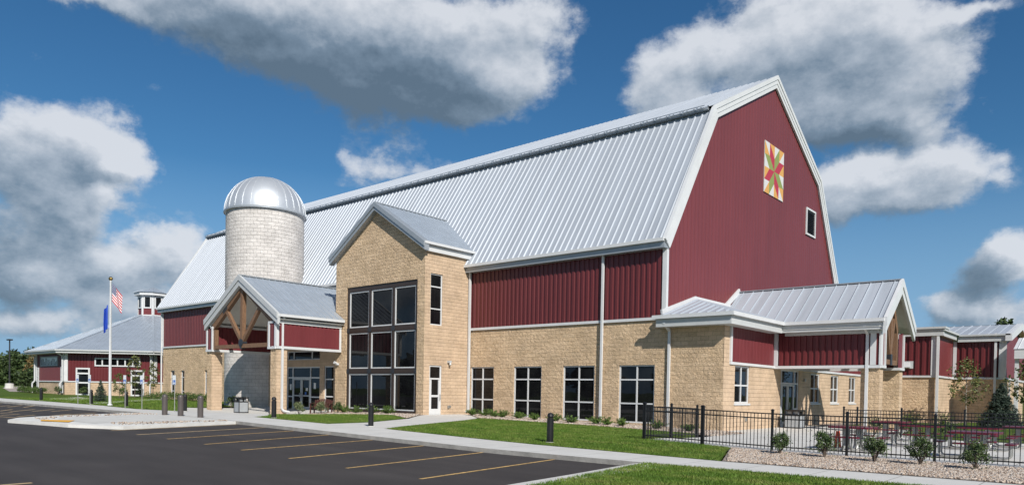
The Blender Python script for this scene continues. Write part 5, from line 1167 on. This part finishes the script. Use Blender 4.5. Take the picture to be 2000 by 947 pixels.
# far trees
def bigtree(name, label, loc, h, w, mat, seed, n=5000, leaf=.5, group=None, th=None):
    return tree(name, label, 'tree', loc, h, w, mat, 'bark', th if th is not None else h*.18, n, leaf, 34, seed, h*.02, group, open_=1.25)
for i, (x, y, h_, w_) in enumerate([(-232, 58, 8.5, 8), (-226, 60, 7, 7), (-222, 62, 8.2, 8), (-216, 61, 7.6, 7), (-212, 63, 8.2, 7.5), (-206, 64, 7.6, 8), (-204, 66, 7.2, 7), (-196, 67, 7, 7), (-240, 57, 9.5, 9)]):
    lbs = ['leftmost bushy tree but one on the skyline', 'lower bushy tree behind the lamp post', 'tall bushy tree just right of the lamp post', 'bushy dark tree in the middle of the far row', 'bushy dark tree with pointed top in the far row', 'broad dark tree towards the stone building', 'low dark tree near the stone building', 'low dark tree touching the stone building', 'tallest dark tree at the left edge of the photo']
    bigtree('far_tree', lbs[i], (x, y-3, .7), h_, w_, 'fartree', 200+i, 2600, .42, 'far trees at the left')
bigtree('autumn_tree', 'slim tree with reddish leaves before the far stone building', (-128.5, 37.2, .5), 6.0, 3.2, 'mapleturn', 220, 1800, .2, th=.6)
bigtree('dark_shrub_tree', 'dark bushy evergreen left of the round barn wall', (-121, 34.5, .5), 2.8, 3.5, 'fartree', 221, 1600, .2, th=.2)
bigtree('dark_shrub_tree', 'dark low evergreen under the reddish slim tree', (-124.5, 36.5, .5), 3.4, 3.5, 'fartree', 222, 1600, .2, th=.2)
bigtree('far_tree', 'tree whose top pokes above the far right roof', (-19.5, 168, 0), 16.3, 6, 'fartree', 230, 2500, .5, 'trees behind the far wing')
bigtree('far_tree', 'tree whose tip barely shows above the wing roof', (-32, 170, 0), 15.6, 6, 'fartree', 231, 1500, .5, 'trees behind the far wing')
bigtree('far_tree', 'tree with rusty leaves at the right edge behind the wing', (-12.6, 140, 0), 12.6, 6, 'redtree', 232, 2200, .5, 'trees behind the far wing')
tl = []
for i, a in enumerate(np.linspace(-.5, 2.6, 16)):   # the grove across the road, seen in the windows
    D = 95+8*math.sin(i*2.1); x, y = -30+D*math.cos(-a-.2), -20+D*math.sin(-a-.2)
    if i == 0: gt0 = bigtree('grove_tree', 'broad tree across the road behind the viewer, mirrored in the windows', (x, y, -.3), 11, 13, 'fartree', 240, 2200, .9, 'grove mirrored in the windows')
    else: dup(gt0, (x, y, -.3), i*1.3, scale=(1, 1, .75+.4*((i*7) % 5)/5))

# ------------------------------------------------------------------ grass blades, pebbles, rocks
def inside(px, py, poly):
    ins = np.zeros(len(px), bool); n = len(poly)
    for i in range(n):
        x0, y0 = poly[i]; x1, y1 = poly[(i+1) % n]
        c = ((y0 > py) != (y1 > py)) & (px < (x1-x0)*(py-y0)/((y1-y0) if y1 != y0 else 1e-9)+x0); ins ^= c
    return ins
def scatter(poly, dens, rg):
    xs = [p[0] for p in poly]; ys = [p[1] for p in poly]; A = (max(xs)-min(xs))*(max(ys)-min(ys)); n = int(A*dens)
    x = rg.uniform(min(xs), max(xs), n); y = rg.uniform(min(ys), max(ys), n); k = inside(x, y, poly); return x[k], y[k]
def gzv(x, y):
    z = np.interp(x, GX, GZ); z = z-.34*np.exp(-((x+42)/7)**2-((y-24.5)/4.5)**2); return z+.12*np.exp(-((x+12.8)**2+(y-21.9)**2)/8)
def blades(name, areas, h=.055, w=.007):
    V_ = []
    for poly, dens in areas:
        x, y = scatter(poly, dens, rng); n = len(x); z = gzv(x, y); a = rng.uniform(0, 2*np.pi, n); hh = h*rng.uniform(.5, 1.3, n); ln = rng.normal(scale=.45, size=(n, 2))*hh[:, None]
        ca, sa = np.cos(a)*w, np.sin(a)*w
        V_.append(np.stack([np.stack([x-ca, y-sa, z], 1), np.stack([x+ca, y+sa, z], 1), np.stack([x+ln[:, 0], y+ln[:, 1], z+hh], 1)], 1).reshape(-1, 3))
    o = fastmesh(name, np.concatenate(V_), 3, M['blade']); return prop(o, 'short green turf blades', 'grass', None, 'stuff')
blades('grass', [([(-9.0, 15.5), (-8.1, 9.5), (-8.0, 8), (1, 8), (1, 16.0)], 1500), ([(-22.3, 18.45), (-8.05, 17.55), (-9.25, 20.6), (-9.7, 21.85), (-12.8, 22.1), (-12.9, 26.2), (-14.2, 28.6), (-16, 28.8), (-20, 29.1), (-26.6, 28.5), (-25.5, 26.2), (-23.2, 20.3)], 750), ([(-31.2, 18.05), (-25.8, 18.15), (-26, 20.4), (-28, 24.3), (-31, 26.1), (-36.4, 25.4), (-36.0, 21.7), (-32.6, 19.5)], 420)], .05, .008)
blades('grass', [([(-75, 18.75), (-50, 18.4), (-44, 18.0), (-41, 19.3), (-45, 20.6), (-48.9, 23), (-50, 29), (-72, 29)], 120)], .06, .014)
ico = np.array([(0, 0, 1), (1, 0, 0), (0, 1, 0), (-1, 0, 0), (0, -1, 0), (0, 0, -1)], float); icf = np.array([(0, 1, 2), (0, 2, 3), (0, 3, 4), (0, 4, 1), (5, 2, 1), (5, 3, 2), (5, 4, 3), (5, 1, 4)])
def pebbles(name, areas, label):
    Vs, Fs, off = [], [], 0
    for poly, dens, size in areas:
        x, y = scatter(poly, dens, rng); n = len(x); s = size*rng.uniform(.6, 1.5, (n, 1, 3))*np.array([1, 1, .65]); v = ico[None]*s*rng.uniform(.75, 1.2, (n, 6, 1))
        a = rng.uniform(0, 6.28, n); c, sn = np.cos(a)[:, None], np.sin(a)[:, None]; vx, vy = v[..., 0]*c-v[..., 1]*sn, v[..., 0]*sn+v[..., 1]*c
        tilt = rng.normal(scale=.4, size=(n, 1)); vz = v[..., 2]+vx*tilt
        v = np.stack([vx+x[:, None], vy+y[:, None], vz+(gzv(x, y)+size*.35+.006)[:, None]], -1); Vs.append(v.reshape(-1, 3)); Fs.append((icf[None]+(np.arange(n)*6)[:, None, None]).reshape(-1, 3)+off); off += n*6
    return prop(indexed(name, np.concatenate(Vs), np.concatenate(Fs), M['pebble']), label, 'gravel', None, 'stuff')
pebbles('pebbles', [([(-9.55, 21.7), (-9.05, 20.4), (-7.85, 17.6), (1, 17.75), (1, 21.75)], 520, .032)], 'tan and grey river pebbles in the bed along the patio fence')
pebbles('pebbles', [([(-30.5, 31.7), (-27, 28.7), (-20, 29.2), (-16, 28.9), (-14.2, 28.7), (-13, 27.8), (-13.0, 31.0), (-14.3, 31.7)], 160, .05), ([(-38.9, 28.0), (-30.9, 28.0), (-29.95, 26.8), (-28.1, 24.5), (-31, 26.2), (-36.5, 25.5), (-37.5, 23.6), (-38.2, 25)], 130, .05)], 'pale river pebbles along the foot of the stone walls')
pebbles('pebbles', [([(-36.9, 15.0), (-34.6, 10.9), (-33.9, 10.7), (-35.7, 15.5)], 40, .035), ([(-29.3, 15.4), (-29.1, 10.6), (-27.9, 10.9), (-28.7, 15.4)], 60, .035), ([(-34.2, 10.4), (-33.2, 9.4), (-31.9, 9.6), (-33.4, 10.5)], 30, .035)], 'tan pebbles edging the parking island path')
print('objects', len(bpy.data.objects))
